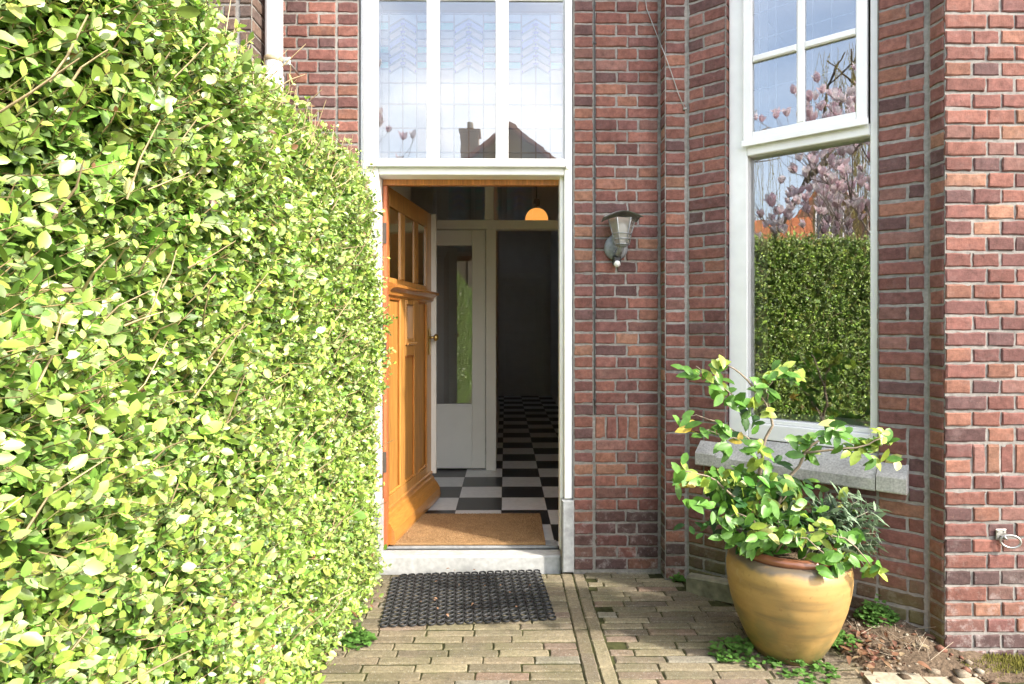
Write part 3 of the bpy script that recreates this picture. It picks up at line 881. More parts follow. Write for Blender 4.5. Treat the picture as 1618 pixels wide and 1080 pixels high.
# little window surround
p, q = U(.40), U(.597)
for (x0, x1, z0, z1) in ((p, p + .03, 1.166, 1.444), (q - .03, q, 1.166, 1.444), (p + .0302, q - .0302, 1.166, 1.206), (p + .0302, q - .0302, 1.412, 1.444)):
    m_.box(DR, x0, x1, th, .004, z0, z1, col=oc(), bev=.005)
m_.box(DR, p + .002, q - .002, .0042, .018, 1.166, 1.182, col=oc(), bev=.004)
leaf_o = m_.build("door_leaf", M['wood'], door)
# small panel mouldings
m_ = MB()
for i, (p, q) in enumerate(glz):
    zt = 1.444 if i != 1 else 1.10
    m_.box(DR, U(p), U(q), -.013, -.003, zt - .012, zt - .0005, col=(.30, .10, .02))
    m_.box(DR, U(q) - .010, U(q) - .0005, -.0128, -.004, .34, zt - .0125, col=(.44, .16, .03), bev=.003)
    m_.box(DR, U(p) + .0005, U(p) + .010, -.0128, -.004, .34, zt - .0125, col=(.50, .21, .04), bev=.003)
    m_.box(DR, U(p), U(q), -.0135, -.002, .327, .345, col=(.52, .23, .05), bev=.005)
m_.build("panel_moulding", M['wood'], door)
# ledge under the glazing and weather board at the foot (profiles)
m_ = MB()
def profile(u0, u1, pts, col):
    V = [DR(u0, o, z) for o, z in pts] + [DR(u1, o, z) for o, z in pts]; n = len(pts)
    m_.add(V, [(i, (i + 1) % n, n + (i + 1) % n, n + i) for i in range(n)] + [tuple(range(n))[::-1], tuple(range(n, 2 * n))], 0, col)
profile(U(.055), DW + .002, [(.0008, 1.452), (.016, 1.458), (.018, 1.478), (.034, 1.492), (.055, 1.498), (.055, 1.512), (.0008, 1.528)], (.40, .17, .04))
m_.build("ledge", M['wood_h'], door)
m_ = MB()
profile(.0, DW + .004, [(.0008, DZ0 + .004), (.062, DZ0 + .004), (.066, DZ0 + .03), (.060, DZ0 + .075), (.040, DZ0 + .11), (.022, DZ0 + .13), (.016, DZ0 + .15), (.0008, DZ0 + .16)], (.43, .19, .04))
profile(.03, DW, [(.0008, DZ0 + .165), (.010, DZ0 + .168), (.010, DZ0 + .182), (.0008, DZ0 + .188)], (.43, .19, .045))
m_.build("weather_board", M['wood_h'], door)
for (p, q) in glz:
    m_ = MB(); m_.box(DR, U(p) - .004, U(q) + .004, -.013, -.010, 1.552, 1.958); m_.build("glass_pane", M['glass_i'], door)
m_ = MB(); m_.box(DR, U(.40) + .029, U(.597) - .029, -.026, -.022, 1.205, 1.413); m_.build("glass_pane", M['glass_i'], door)
m_ = MB(); m_.box(DR, DW + .0005, DW + .012, th, -.001, DZ0, DZT, bev=.003)
m_.box(DR, 0, DW + .012, th - .012, th - .0005, DZ0, DZT, bev=.003)
m_.build("painted_edge", M['paint_in'], door) if False else None
m_ = MB()
m_.box(DR, DW + .0006, DW + .016, th, .034, DZ0 + .17, DZT)   # cream inner edge strip
m_.build("edge_strip", M['paint_in'], door)
m_ = MB()
hz = 1.205
m_.lathe(DR(DW - .055, .0, hz), [(.001, 0)], 3) if False else None
m_.box(DR, DW - .075, DW - .035, .0008, .006, hz - .12, hz + .06, bev=.002)
m_.tube([DR(DW - .055, .005, hz), DR(DW - .055, .035, hz)], .009, 10)
m_.tube([DR(DW - .055, .034, hz), DR(DW - .055, .040, hz), DR(DW - .055, .056, hz), DR(DW - .055, .064, hz)], [.012, .024, .024, .012], 14)
m_.tube([DR(DW + .0165, .02, hz), DR(DW + .03, .02, hz)], .010, 10)
m_.build("handle", M['brass'], door)

# ------------------------------------------------------------------ bay window
bw = empty("bay_window", (0, 0, 0)); bw.parent = house; bo = BAY((WU0 + WU1) / 2, 0, .7); bw.location = (bo.x, bo.y - YF, .7)
m_ = MB()
fo, fi = -.035, -.15
gu0, gu1 = bu(1177), bu(1372.5)
gz1 = bz(1372, 212); gz0 = bz(1372, 684) + .012
m_.box(BAY, WU0 + .001, gu0, fi, fo, .742, WZ1, bev=.004)
m_.box(BAY, gu1, WU1 - .001, fi, fo, .742, WZ1, bev=.004)
m_.box(BAY, gu0 + .0005, gu1 - .0005, fi, fo - .004, .742, gz0 - .022, bev=.004)
m_.box(BAY, gu0 + .0005, gu1 - .0005, fi, fo - .020, gz0 - .0215, gz0, bev=.004)
m_.box(BAY, gu0 + .0005, gu1 - .0005, fi, fo + .004, gz1 + .006, gz1 + .055, bev=.004)
m_.box(BAY, gu0 + .0005, gu1 - .0005, fi, fo - .001, WZ1 - .06, WZ1 - .001, bev=.004)
m_.build("frame", M['paint'], bw)
m_ = MB(); m_.box(BAY, gu0 - .004, gu1 + .004, fo - .055, fo - .05, gz0 - .004, gz1 + .01); m_.build("glass_pane", M['glass'], bw)
# upper sash standing proud
su0, su1 = bu(1171) + .004, bu(1369)
sz0, sz1 = gz1 + .058, WZ1 - .07
m_ = MB()
m_.box(BAY, su0, su0 + .042, fo - .012, fo + .024, sz0, sz1, bev=.003)
m_.box(BAY, su1 - .042, su1, fo - .012, fo + .024, sz0, sz1, bev=.003)
m_.box(BAY, su0 + .0425, su1 - .0425, fo - .012, fo + .0235, sz0, sz0 + .052, bev=.003)
m_.box(BAY, su0 + .0425, su1 - .0425, fo - .012, fo + .0235, sz1 - .05, sz1, bev=.003)
m_.box(BAY, su0 - .006, su1 + .006, fo + .0245, fo + .030, sz0 - .012, sz0 + .016, bev=.002)
mu = (su0 + su1) / 2 - .004
m_.box(BAY, mu - .017, mu + .017, fo - .012, fo + .022, sz0 + .0525, sz1 - .0505, bev=.006)
zz = bz(1265, 70)
rowsz = [zz, zz + .365, zz + .73]
for z in rowsz:
    if z < sz1 - .1:
        m_.box(BAY, su0 + .0425, mu - .0175, fo - .012, fo + .0215, z - .016, z + .016, bev=.006)
        m_.box(BAY, mu + .0175, su1 - .0425, fo - .012, fo + .0215, z - .016, z + .016, bev=.006)
sash = m_.build("sash", M['paint'], bw)
edges = [sz0 + .052] + [x for z in rowsz if z < sz1 - .1 for x in (z - .016, z + .016)] + [sz1 - .05]
came = MB()
def clin(A, B, wd=.005):
    A, B = Vector(A), Vector(B); d = (B - A).normalized(); s = d.cross(BN).normalized() * wd * .5; f = BN * .002
    came.add([A - s + f, B - s + f, B + s + f, A + s + f, A - s - f, B - s - f, B + s - f, A + s - f], [(0, 1, 2, 3), (7, 6, 5, 4), (0, 4, 5, 1), (3, 2, 6, 7)])
for r in range(0, len(edges), 2):
    z0_, z1_ = edges[r], edges[r + 1]
    for (a, b) in ((su0 + .042, mu - .017), (mu + .017, su1 - .042)):
        q = MB(); q.box(BAY, a + .0004, b - .0004, fo + .002, fo + .005, z0_ + .0004, z1_ - .0004); q.build("glass_pane", M['glass'], sash)
        oo = fo - .004
        for t in (.14, .52): clin(BAY(a + (b - a) * t, oo, z0_), BAY(a + (b - a) * t, oo, z1_))
        for t in (.24, .62): clin(BAY(a, oo - .003, z0_ + (z1_ - z0_) * t), BAY(b, oo - .003, z0_ + (z1_ - z0_) * t))
        if r >= 2:
            cz = z0_ + (z1_ - z0_) * .84
            for t in (.14, .52, .9):
                cu = a + (b - a) * t; s = .026
                P = [BAY(cu - s, oo, cz), BAY(cu, oo, cz - s * 1.25), BAY(cu + s, oo, cz), BAY(cu, oo, cz + s * 1.25)]
                dia = MB(); dia.quad(P, 0, (.20, .10, .16)); dia.build('stained_diamond', M['stained'], sash)
                for k in range(4): clin(P[k], P[(k + 1) % 4], .004)
came.build("lead_came", M['came'], sash)
# room behind the window
m_ = MB()
ri, rb = fi - .001, fi - .26
m_.quad([BAY(gu0 - .02, ri, .70), BAY(gu0 - .02, rb, .70), BAY(gu0 - .02, rb, WZ1), BAY(gu0 - .02, ri, WZ1)])
m_.quad([BAY(gu1 + .02, ri, .70), BAY(gu1 + .02, rb, .70), BAY(gu1 + .02, rb, WZ1), BAY(gu1 + .02, ri, WZ1)])
m_.quad([BAY(gu0 - .02, ri, gz0 - .01), BAY(gu1 + .02, ri, gz0 - .01), BAY(gu1 + .02, rb, gz0 - .01), BAY(gu0 - .02, rb, gz0 - .01)])
m_.quad([BAY(gu0 - .02, ri, WZ1), BAY(gu1 + .02, ri, WZ1), BAY(gu1 + .02, rb, WZ1), BAY(gu0 - .02, rb, WZ1)])
m_.build("inner_reveal", M['plaster'], bw)
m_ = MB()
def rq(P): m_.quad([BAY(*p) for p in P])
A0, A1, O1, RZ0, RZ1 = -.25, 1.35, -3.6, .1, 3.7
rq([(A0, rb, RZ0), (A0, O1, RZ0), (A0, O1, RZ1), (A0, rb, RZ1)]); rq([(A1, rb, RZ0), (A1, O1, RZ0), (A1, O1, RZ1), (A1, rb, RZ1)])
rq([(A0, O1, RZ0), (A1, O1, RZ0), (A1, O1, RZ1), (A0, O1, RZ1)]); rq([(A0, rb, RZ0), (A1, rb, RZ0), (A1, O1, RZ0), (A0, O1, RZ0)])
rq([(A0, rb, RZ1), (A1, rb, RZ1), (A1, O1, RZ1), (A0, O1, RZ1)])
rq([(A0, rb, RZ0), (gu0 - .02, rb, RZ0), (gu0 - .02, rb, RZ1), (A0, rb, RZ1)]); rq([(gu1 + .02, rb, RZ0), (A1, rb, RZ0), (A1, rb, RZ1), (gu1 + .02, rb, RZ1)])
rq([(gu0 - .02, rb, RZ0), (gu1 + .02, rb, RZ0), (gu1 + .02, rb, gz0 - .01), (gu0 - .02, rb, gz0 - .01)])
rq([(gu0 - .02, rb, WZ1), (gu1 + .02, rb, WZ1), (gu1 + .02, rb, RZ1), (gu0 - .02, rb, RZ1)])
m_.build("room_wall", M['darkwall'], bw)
# stone sill: sloped middle with two end blocks
m_ = MB()
def prism(fr, u0, u1, pts, col=(1, 1, 1), mat=0):
    V = [fr(u0, o, z) for o, z in pts] + [fr(u1, o, z) for o, z in pts]; n = len(pts)
    m_.add(V, [(i, (i + 1) % n, n + (i + 1) % n, n + i) for i in range(n)] + [tuple(range(n))[::-1], tuple(range(n, 2 * n))], mat, col)
e1, e2 = sill_u0 + .10, bu(1388)
prism(BAY, e1 + .001, e2 - .002, [(-.05, .60), (.062, .60), (.066, .606), (.066, .650), (.060, .656), (-.034, .738), (-.05, .738)])
prism(BAY, sill_u0, e1, [(-.02, .602), (.064, .602), (.068, .608), (.068, .660), (.062, .667), (-.002, .712), (-.02, .712)])
prism(BAY, e2 + .002, sill_u1, [(-.02, .602), (.064, .602), (.068, .608), (.068, .664), (.062, .671), (-.002, .712), (-.02, .712)])
m_.build("window_sill", M['sillstone'], house)

# ------------------------------------------------------------------ neighbour house, drainpipe
nb = empty("neighbour_house", (-2.0, 2.9, 0)); tag(nb, "dark brown brick house corner beside the white drainpipe", "house")
m_ = MB()
NX, NY = -1.178, 2.90
NF = Fr((-3.6, NY, 0), (1, 0, 0), (0, -1, 0))
jn = W(375, 0, NY).x + 3.6
wall(m_, NF, [(1.4, jn - .006, 'head'), (jn + .006, NX + 3.6 - .003, 'one')], kind='dark')
mortar_plane(m_, NF, 0, NX + 3.6 - .004, -.05, HT)
NRF = Fr((NX, NY, 0), (0, 1, 0), (1, 0, 0))
wall(m_, NRF, [(.006, .31, 'head')], kind='dark')
mortar_plane(m_, NRF, 0, .33, -.05, HT)
m_.build("wall", [M['brick_dark'], M['mortar']], nb)
m_ = MB(); m_.box(WORLD, -3.6, NX + .0, NY - .1, 8, HT, HT + .18); m_.build("roof", M['stone'], nb)

pc = Vector((W(433, 0, 3.02).x, 3.02, 0))
dp = empty("drainpipe", pc); tag(dp, "white round drainpipe clipped to the brick wall above the hedge", "drainpipe")
m_ = MB()
m_.tube([pc + Vector((0, 0, .0)), pc + Vector((0, 0, HT))], .0415, 24)
zj = W(433, 118, 3.0).z
m_.tube([pc + Vector((0, 0, zj - .12)), pc + Vector((0, 0, zj))], .0450, 24)
m_.build("pipe", M['pipe'], dp)
zc = W(433, 92, 3.0).z
m_ = MB(); m_.tube([pc + Vector((0, 0, zc - .013)), pc + Vector((0, 0, zc - .010)), pc + Vector((0, 0, zc + .010)), pc + Vector((0, 0, zc + .013))], [.0425, .046, .046, .0425], 24)
m_.build("clip_band", M['band'], dp)
m_ = MB(); BR = Fr(pc, (1, 0, 0), (0, -1, 0))
m_.box(BR, .044, .078, -.006, .004, zc - .022, zc + .016, bev=.003)
m_.tube([BR(.062, .004, zc), BR(.062, .012, zc)], .008, 8); m_.tube([BR(.062, -.006, zc), BR(.062, -.18, zc)], .006, 8)
m_.build("bracket", M['steel'], dp)

# cable on the wall
m_ = MB()
cp = [W(1016, -30, YF - .006), W(1022, 14, YF - .006), W(1042, 65, YF - .006), W(1049, 82, Y2 - .012), W(1060, 112, Y2 - .006), W(1072, 148, Y2 - .006), W(1082, 172, Y2 - .006)]
m_.tube(cp, .0022, 6); m_.tube([cp[-1] + Vector((-.008, -.003, 0)), cp[-1] + Vector((.008, -.003, 0))], .006, 6)
tag(m_.build("cable", M['cable']), "thin cable running down the brick wall towards the bay", "cable")

m_ = MB()
cp = [Vector((x_j2 + .006 + rnd.uniform(-.0015, .0015), YF - .0015, z)) for z in (4.9, 3.2, 2.9, 2.6, 2.2, 1.9, 1.6, 1.3, 1.05, .82)]
m_.tube(cp, .0030, 6)  # thin dark tube following the wall joint
for z in (2.75, 2.05, 1.35, .9): m_.box(FAC, x_j2 - .001, x_j2 + .013, -.002, .006, z - .004, z + .004, bev=.001)
tag(m_.build("cable", mat("thin dark line", (.05, .05, .052), .6)), "dark line running straight down the wall joint between door and lantern", "cable")

# ------------------------------------------------------------------ wall lantern
lo = W(973, 385, YF)
wl = empty("wall_lantern", (lo.x, YF, lo.z - .03)); tag(wl, "grey wall lantern with motion sensor on the brick beside the door", "wall lamp")
LF = Fr((lo.x, YF, 0), (1, 0, 0), (0, -1, 0))
zp = fz(392)
m_ = MB()
V = []; n = 28
for (s, o) in ((1.0, .002), (1.0, .012), (.86, .022), (.45, .030)):
    for k in range(n):
        a = 2 * math.pi * k / n
        V.append(LF(.061 * s * math.cos(a), o, zp + .068 * s * math.sin(a) * (1.08 if math.sin(a) > 0 else .92)))
F = [(i * n + k, i * n + (k + 1) % n, i * n + n + (k + 1) % n, i * n + n + k) for i in range(3) for k in range(n)] + [tuple(range(3 * n, 4 * n))]
m_.add(V, F, 0, (1, 1, 1), True)
for sx in (-.036, .036): m_.tube([LF(sx, .018, zp + .004), LF(sx, .027, zp + .004)], .0045, 8)
m_.tube([LF(.0, .02, zp - .02), LF(.004, .06, zp - .035), LF(.010, .10, zp - .01), LF(.012, .105, zp + .016)], [.018, .016, .015, .022], 10)
m_.build("wall_plate", M['grey'], wl)
ctr = (.012, .105)
zt, zm, zb = fz(346, YF - .1), fz(369, YF - .1), fz(386, YF - .1)
def hexring(r, z, rot=0): return [LF(ctr[0] + r * math.cos(rot + math.pi / 3 * k), ctr[1] + r * math.sin(rot + math.pi / 3 * k), z) for k in range(6)]
m_ = MB(); m_.add(hexring(.036, zb) + hexring(.046, zm) + hexring(.067, zt), [(i * 6 + k, i * 6 + (k + 1) % 6, i * 6 + 6 + (k + 1) % 6, i * 6 + 6 + k) for i in range(2) for k in range(6)])
m_.build("lantern_glass", M['glass_l'], wl)
m_ = MB()
for k in range(6):
    m_.tube([hexring(.037, zb)[k], hexring(.047, zm)[k], hexring(.068, zt)[k]], .0026, 6)
for r_, z in ((.037, zb), (.042, (zb + zm) / 2), (.047, zm)):
    h = hexring(r_, z); m_.tube(h + [h[0]], .003, 6)
m_.add(hexring(.036, zb - .001) + hexring(.026, zb - .012), [tuple(range(6))] + [(k, (k + 1) % 6, 6 + (k + 1) % 6, 6 + k) for k in range(6)] + [tuple(range(6, 12))])
m_.build("cage", M['grey'], wl)
m_ = MB()
# arched roof sheet
nu = 13; V = []
for (dz_) in (0, .004):
    for j, o in enumerate((.02, .105, .175)):
        for i in range(nu):
            a = -1 + 2 * i / (nu - 1)
            V.append(LF(ctr[0] + .092 * a, o, zt + .040 - .030 * abs(a) ** 1.6 - (.012 if j != 1 else 0) + dz_))
F = []
for L_ in (0, 1):
    for j in range(2):
        for i in range(nu - 1):
            b0 = L_ * 3 * nu + j * nu + i; F.append((b0, b0 + 1, b0 + nu + 1, b0 + nu))
for i in range(nu - 1):
    F.append((2 * nu + i, 2 * nu + i + 1, 5 * nu + i + 1, 5 * nu + i)); F.append((i, i + 1, 3 * nu + i + 1, 3 * nu + i))
for j in range(2):
    for i in (0, nu - 1): F.append((j * nu + i, j * nu + nu + i, 3 * nu + j * nu + nu + i, 3 * nu + j * nu + i))
m_.add(V, F, 0, (1, 1, 1), True)
m_.build("roof", M['grey'], wl)
m_ = MB(); m_.lathe(LF(ctr[0], ctr[1], zb), [(.012, 0), (.012, .035), (.026, .05), (.030, .075), (.022, .10), (.002, .11)], 14); m_.build("bulb", M['whiteplastic'], wl)
m_ = MB(); zs_ = fz(414)
m_.box(LF, -.020, .018, .002, .05, zs_ - .012, zs_ + .030, bev=.006)
sen = m_.build("sensor_housing", M['black'], wl)
m_ = MB(); m_.lathe(LF(-.001, .040, zs_ - .010), [(.001, -.019), (.010, -.017), (.016, -.009), (.018, 0), (.016, .010), (.008, .016), (.001, .017)], 16); m_.build("sensor_lens", M['whiteplastic'], sen)

# ------------------------------------------------------------------ ring on the bay front
rc = W(1580, 843, PD.y)
rh = empty("wall_ring", (rc.x, PD.y, rc.z)); tag(rh, "steel ring on a screwed plate fixed to the bay front brick", "wall ring")
RF = Fr((rc.x, PD.y, 0), (1, 0, 0), (0, -1, 0))
m_ = MB(); m_.box(RF, -.020, .020, .003, .007, rc.z - .022, rc.z + .020, bev=.002)
for sx in (-.013, .012): m_.tube([RF(sx, .007, rc.z + .011), RF(sx, .010, rc.z + .011)], .004, 8)
m_.build("plate", M['steel'], rh)
m_ = MB(); pts = []
m_.tube([RF(.0, .006, rc.z - .008), RF(.0, .024, rc.z - .004), RF(.004, .028, rc.z - .012), RF(.006, .010, rc.z - .016)], .004, 8)
cx, cz_ = .022, rc.z - .022
for k in range(25):
    a = 2 * math.pi * k / 24
    pts.append(RF(cx + .031 * math.cos(a), .024 + .010 * math.cos(a), cz_ + .024 * math.sin(a)))
m_.tube(pts, .0042, 8, cap=False); m_.build("ring", M['steel'], rh)

# ------------------------------------------------------------------ ground
g = MB(); g.quad([(-60, -60, -.06), (60, -60, -.06), (60, 60, -.06), (-60, 60, -.06)])
tag(g.build("ground", M['soil']), kind="structure")
g = MB(); g.quad([(-60, -14, -.05), (60, -14, -.05), (60, -7, -.05), (-60, -7, -.05)])
tag(g.build("street", M['asphalt']), kind="structure")
pv = MB()
pv.quad([(-1.0, -6.8, -.0065), (2.6, -6.8, -.0065), (2.6, YF, -.0065), (-1.0, YF, -.0065)], 1)
BX0, BX1 = W(916, 989, 2.64).x - .053, 0
BX0 = .286; BXM = .3475; BX1 = .409
def pav_col():
    c = rnd.choices([(.215, .195, .145), (.195, .172, .130), (.180, .165, .125), (.24, .22, .16), (.165, .145, .118), (.205, .165, .14), (.225, .17, .14), (.22, .215, .19)], [5, 4, 4, 3, 3, 2, .8, 1.0])[0]
    k = rnd.uniform(.85, 1.15); return (c[0] * k * 1.1, c[1] * k * 1.02, c[2] * k * .9)
def paver(x0, x1, y0, y1, ang=0):
    z = rnd.uniform(-.0022, .0022); b = .0045; J = lambda: rnd.uniform(-.0016, .0016)
    tx_, ty_ = rnd.uniform(-.0025, .0025), rnd.uniform(-.0012, .0012)
    nx_ = max(2, int((x1 - x0) / .035)); ny_ = max(2, int((y1 - y0) / .035))
    xs = [x0] + [x0 + b + (x1 - x0 - 2 * b) * i / nx_ for i in range(nx_ + 1)] + [x1]
    ys = [y0] + [y0 + b + (y1 - y0 - 2 * b) * i / ny_ for i in range(ny_ + 1)] + [y1]
    V = []; nX = len(xs)
    for j, yy in enumerate(ys):
        for i, xx in enumerate(xs):
            e = i in (0, nX - 1) or j in (0, len(ys) - 1)
            V.append((xx + J(), yy + J(), z + tx_ * ((xx - x0) / (x1 - x0) - .5) + ty_ * ((yy - y0) / (y1 - y0) - .5) - (.0045 + rnd.random() * .003 if e else rnd.uniform(0, .0012))))
    F = [(j * nX + i, j * nX + i + 1, (j + 1) * nX + i + 1, (j + 1) * nX + i) for j in range(len(ys) - 1) for i in range(nX - 1)]
    ring = list(range(nX)) + [j * nX + nX - 1 for j in range(1, len(ys))] + [(len(ys) - 1) * nX + i for i in range(nX - 2, -1, -1)] + [j * nX for j in range(len(ys) - 2, 0, -1)]
    b0 = len(V)
    for r_ in ring: V.append((V[r_][0], V[r_][1], V[r_][2] - .02))
    F += [(ring[(q + 1) % len(ring)], ring[q], b0 + q, b0 + (q + 1) % len(ring)) for q in range(len(ring))]
    pv.add(V, F, 0, pav_col(), False)
PW, PL = .0535, .197
y = YF + .04; i = 0
while y > -3.0:
    y0 = y - PW; gap = rnd.uniform(.006, .010)
    near = y > 1.3
    for (xa, xb) in ((-.90, BX0), (BX1, 2.2)):
        x = xa - rnd.uniform(0, .03) - (PL * .5 if i % 2 else 0) + .04 * (i % 3)
        if x + PL - xa < .07: x = xa - PL + .075
        while x < xb - .01:
            a, b = max(x, xa), min(x + PL + rnd.uniform(-.002, .002), xb)
            if xb - b < .075 and b < xb: b = xb; x = xb
            xc_, yc = (a + b) / 2, y0 + PW / 2
            ok = True
            if yc > YF - .02 and -.80 < xc_ < .33: ok = False
            q = Vector((xc_, yc, 0)) - PB
            if xc_ > .9 and (q.dot(BN) < .16): ok = False
            if xc_ > 1.36 and yc > 2.17: ok = False
            if xc_ > PD.x - .02 and yc > 2.1: ok = False
            if x_c - .02 < xc_ and yc > Y2 - .02: ok = False
            if ok and b - a > .03: paver(a + .0008, b - .0008, y0 + gap, y)
            x += PL + .0025
    y -= PW; i += 1
for (xa, xb, off) in ((BX0, BXM, 0), (BXM, BX1, .1)):
    y = YF - .005 - off
    if off: paver(xa + .003, xb - .003, y + .004, YF - .005)
    while y > -3.0:
        paver(xa + .003, xb - .003, y - PL + .004, y); y -= PL
tag(pv.build("paving", [M['paver'], M['joint']]), kind="structure")

# raised soil bed by the bay corner
m_ = MB()
nx_, ny_ = 26, 22
V = []
for j in range(ny_):
    for i in range(nx_):
        x = .95 + i / (nx_ - 1) * 1.25; yy = 2.10 + j / (ny_ - 1) * .95
        q = Vector((x, yy, 0))
        h = .085 * math.exp(-((x - 1.55) ** 2 / .07 + (yy - 2.55) ** 2 / .05)) - .006
        if yy < 2.2: h -= .01
        h = h + rnd.uniform(-.006, .006)
        pv_d = (q - PB).dot(BN)
        if not (x > 1.33 and yy > 2.14) and pv_d > .17: h = -.03
        V.append((x, yy, h))
F = [(j * nx_ + i, j * nx_ + i + 1, (j + 1) * nx_ + i + 1, (j + 1) * nx_ + i) for j in range(ny_ - 1) for i in range(nx_ - 1)]
m_.add(V, F, 0, (1, 1, 1), True)
tag(m_.build("soil_bed", M['soil']), kind="structure")
# flat edging stones in front of the bed
for k, (x0, x1, y0, y1, col, lab) in enumerate(((1.30, 1.50, 2.17, 2.26, (.34, .30, .22), "pale edging stone beside the pot, leftmost of the row before the bay"), (1.508, 1.70, 2.14, 2.235, (.38, .32, .23), "sandy edging stone at the foot of the bay corner"))):
    m_ = MB(); FRS = Fr(((x0 + x1) / 2, (y0 + y1) / 2, 0), (1, -.10 + .06 * k, 0), (-.10 + .06 * k, -1, 0))
    hx, hy = (x1 - x0) / 2, (y1 - y0) / 2
    m_.box(FRS, -hx, hx, -hy, hy, -.04, .012 - .004 * k, bev=.008)
    tag(m_.build("edging_stone", mat("edging stone", col, .9, noise=.3, nscale=50, bump=.6, bscale=120)), lab, "stone", "flat edging stones by the bay")
# concrete kerb along the slanted wall, one end lifted
def kerb(u0, u1, za, zb, lab):
    m_ = MB(); o0, o1 = .07, .135
    V = []
    for (u, z) in ((u0, za), (u1, zb)):
        for (o, dz) in ((o0, -.09), (o1, -.09), (o1, -.008), (o1 - .008, 0), (o0 + .008, 0), (o0, -.008)):
            V.append(BAY(u, o, z + dz))
    n = 6
    m_.add(V, [(i, (i + 1) % n, n + (i + 1) % n, n + i) for i in range(n)] + [tuple(range(n))[::-1], tuple(range(n, 2 * n))])
    tag(m_.build("kerb_stone", M['kerb']), lab, "kerb", "kerb stones along the bay wall")
M['kerb'] = mat("mossy kerb concrete", (.19, .18, .13), .9, noise=.4, nscale=30, bump=.6, bscale=120, noise2=.3, n2scale=8)
kerb(bu(1096) + .02, .40, .075, .105, "grey kerb stone left of the ochre pot against the bay wall")
kerb(.408, .74, .135, .185, "lifted grey kerb stone right of the ochre pot against the bay wall")

# ------------------------------------------------------------------ mats
m_ = MB()
mc = Vector((-.178, 2.935, 0)); MA = R(4.5)
ca, sa = math.cos(MA), math.sin(MA)
def mp_(a, b, z): return Vector((mc.x + a * ca - b * sa, mc.y + a * sa + b * ca, z))
NCX, NCY, PT = 19, 14, .0402
for i in range(NCX):
    for j in range(NCY):
        if i == 0 and j == NCY - 1: continue
        ax_, by_ = (i - (NCX - 1) / 2) * PT, (j - (NCY - 1) / 2) * PT
        n = 14; V = []
        prof = [(.0186, .001), (.0190, .005), (.0180, .0085), (.0156, .0085), (.0143, .005), (.0141, .001)]
        jz = rnd.uniform(-.0006, .0008)
        for (r_, z) in prof:
            for k in range(n):
                an = 2 * math.pi * k / n; V.append(mp_(ax_ + r_ * math.cos(an), by_ + r_ * .95 * math.sin(an), z + .002 + jz))
        L_ = len(prof)
        m_.add(V, [(q * n + k, q * n + (k + 1) % n, q * n + n + (k + 1) % n, q * n + n + k) for q in range(L_ - 1) for k in range(n)], 0, (1, 1, 1), True)
        if i < NCX - 1 and j < NCY - 1 :
            c = mp_(ax_ + PT / 2, by_ + PT / 2, 0); RFm = Fr(c, (ca, sa, 0), (-sa, ca, 0))
            m_.box(RFm, -.0085, .0085, -.0085, .0085, .002, .0075)
for j in range(NCY):
    by_ = (j - (NCY - 1) / 2) * PT
tag(m_.build("rubber_mat", M['rubber']), "black rubber ring mat lying on the paving before the stone step", "doormat")

m_ = MB()
X0, X1, Y0_, Y1_ = xl1 + .03, W(862, 0, 3.40).x, YF + .175, 3.93
CZ = .081
m_.box(WORLD, X0, X1, Y0_, Y1_, CZ, CZ + .015, 0, (.29, .175, .085), bev=.004)
cm = m_.build("coir_mat", M['coir']); tag(cm, "brown coir doormat lying inside the threshold", "doormat")
N = 26000
A = np.stack([rng.uniform(X0 + .003, X1 - .003, N), rng.uniform(Y0_ + .003, Y1_ - .003, N), np.full(N, CZ + .0145)], 1)
B = A + np.stack([rng.normal(0, .003, N), rng.normal(0, .003, N), rng.uniform(.002, .006, N)], 1)
kc = rng.uniform(.75, 1.3, (N, 1)) * np.array([[.37, .235, .12]])
segs("pile", A, B, np.full(N, .0009), np.full(N, .0003), kc, M['coir'], cm)

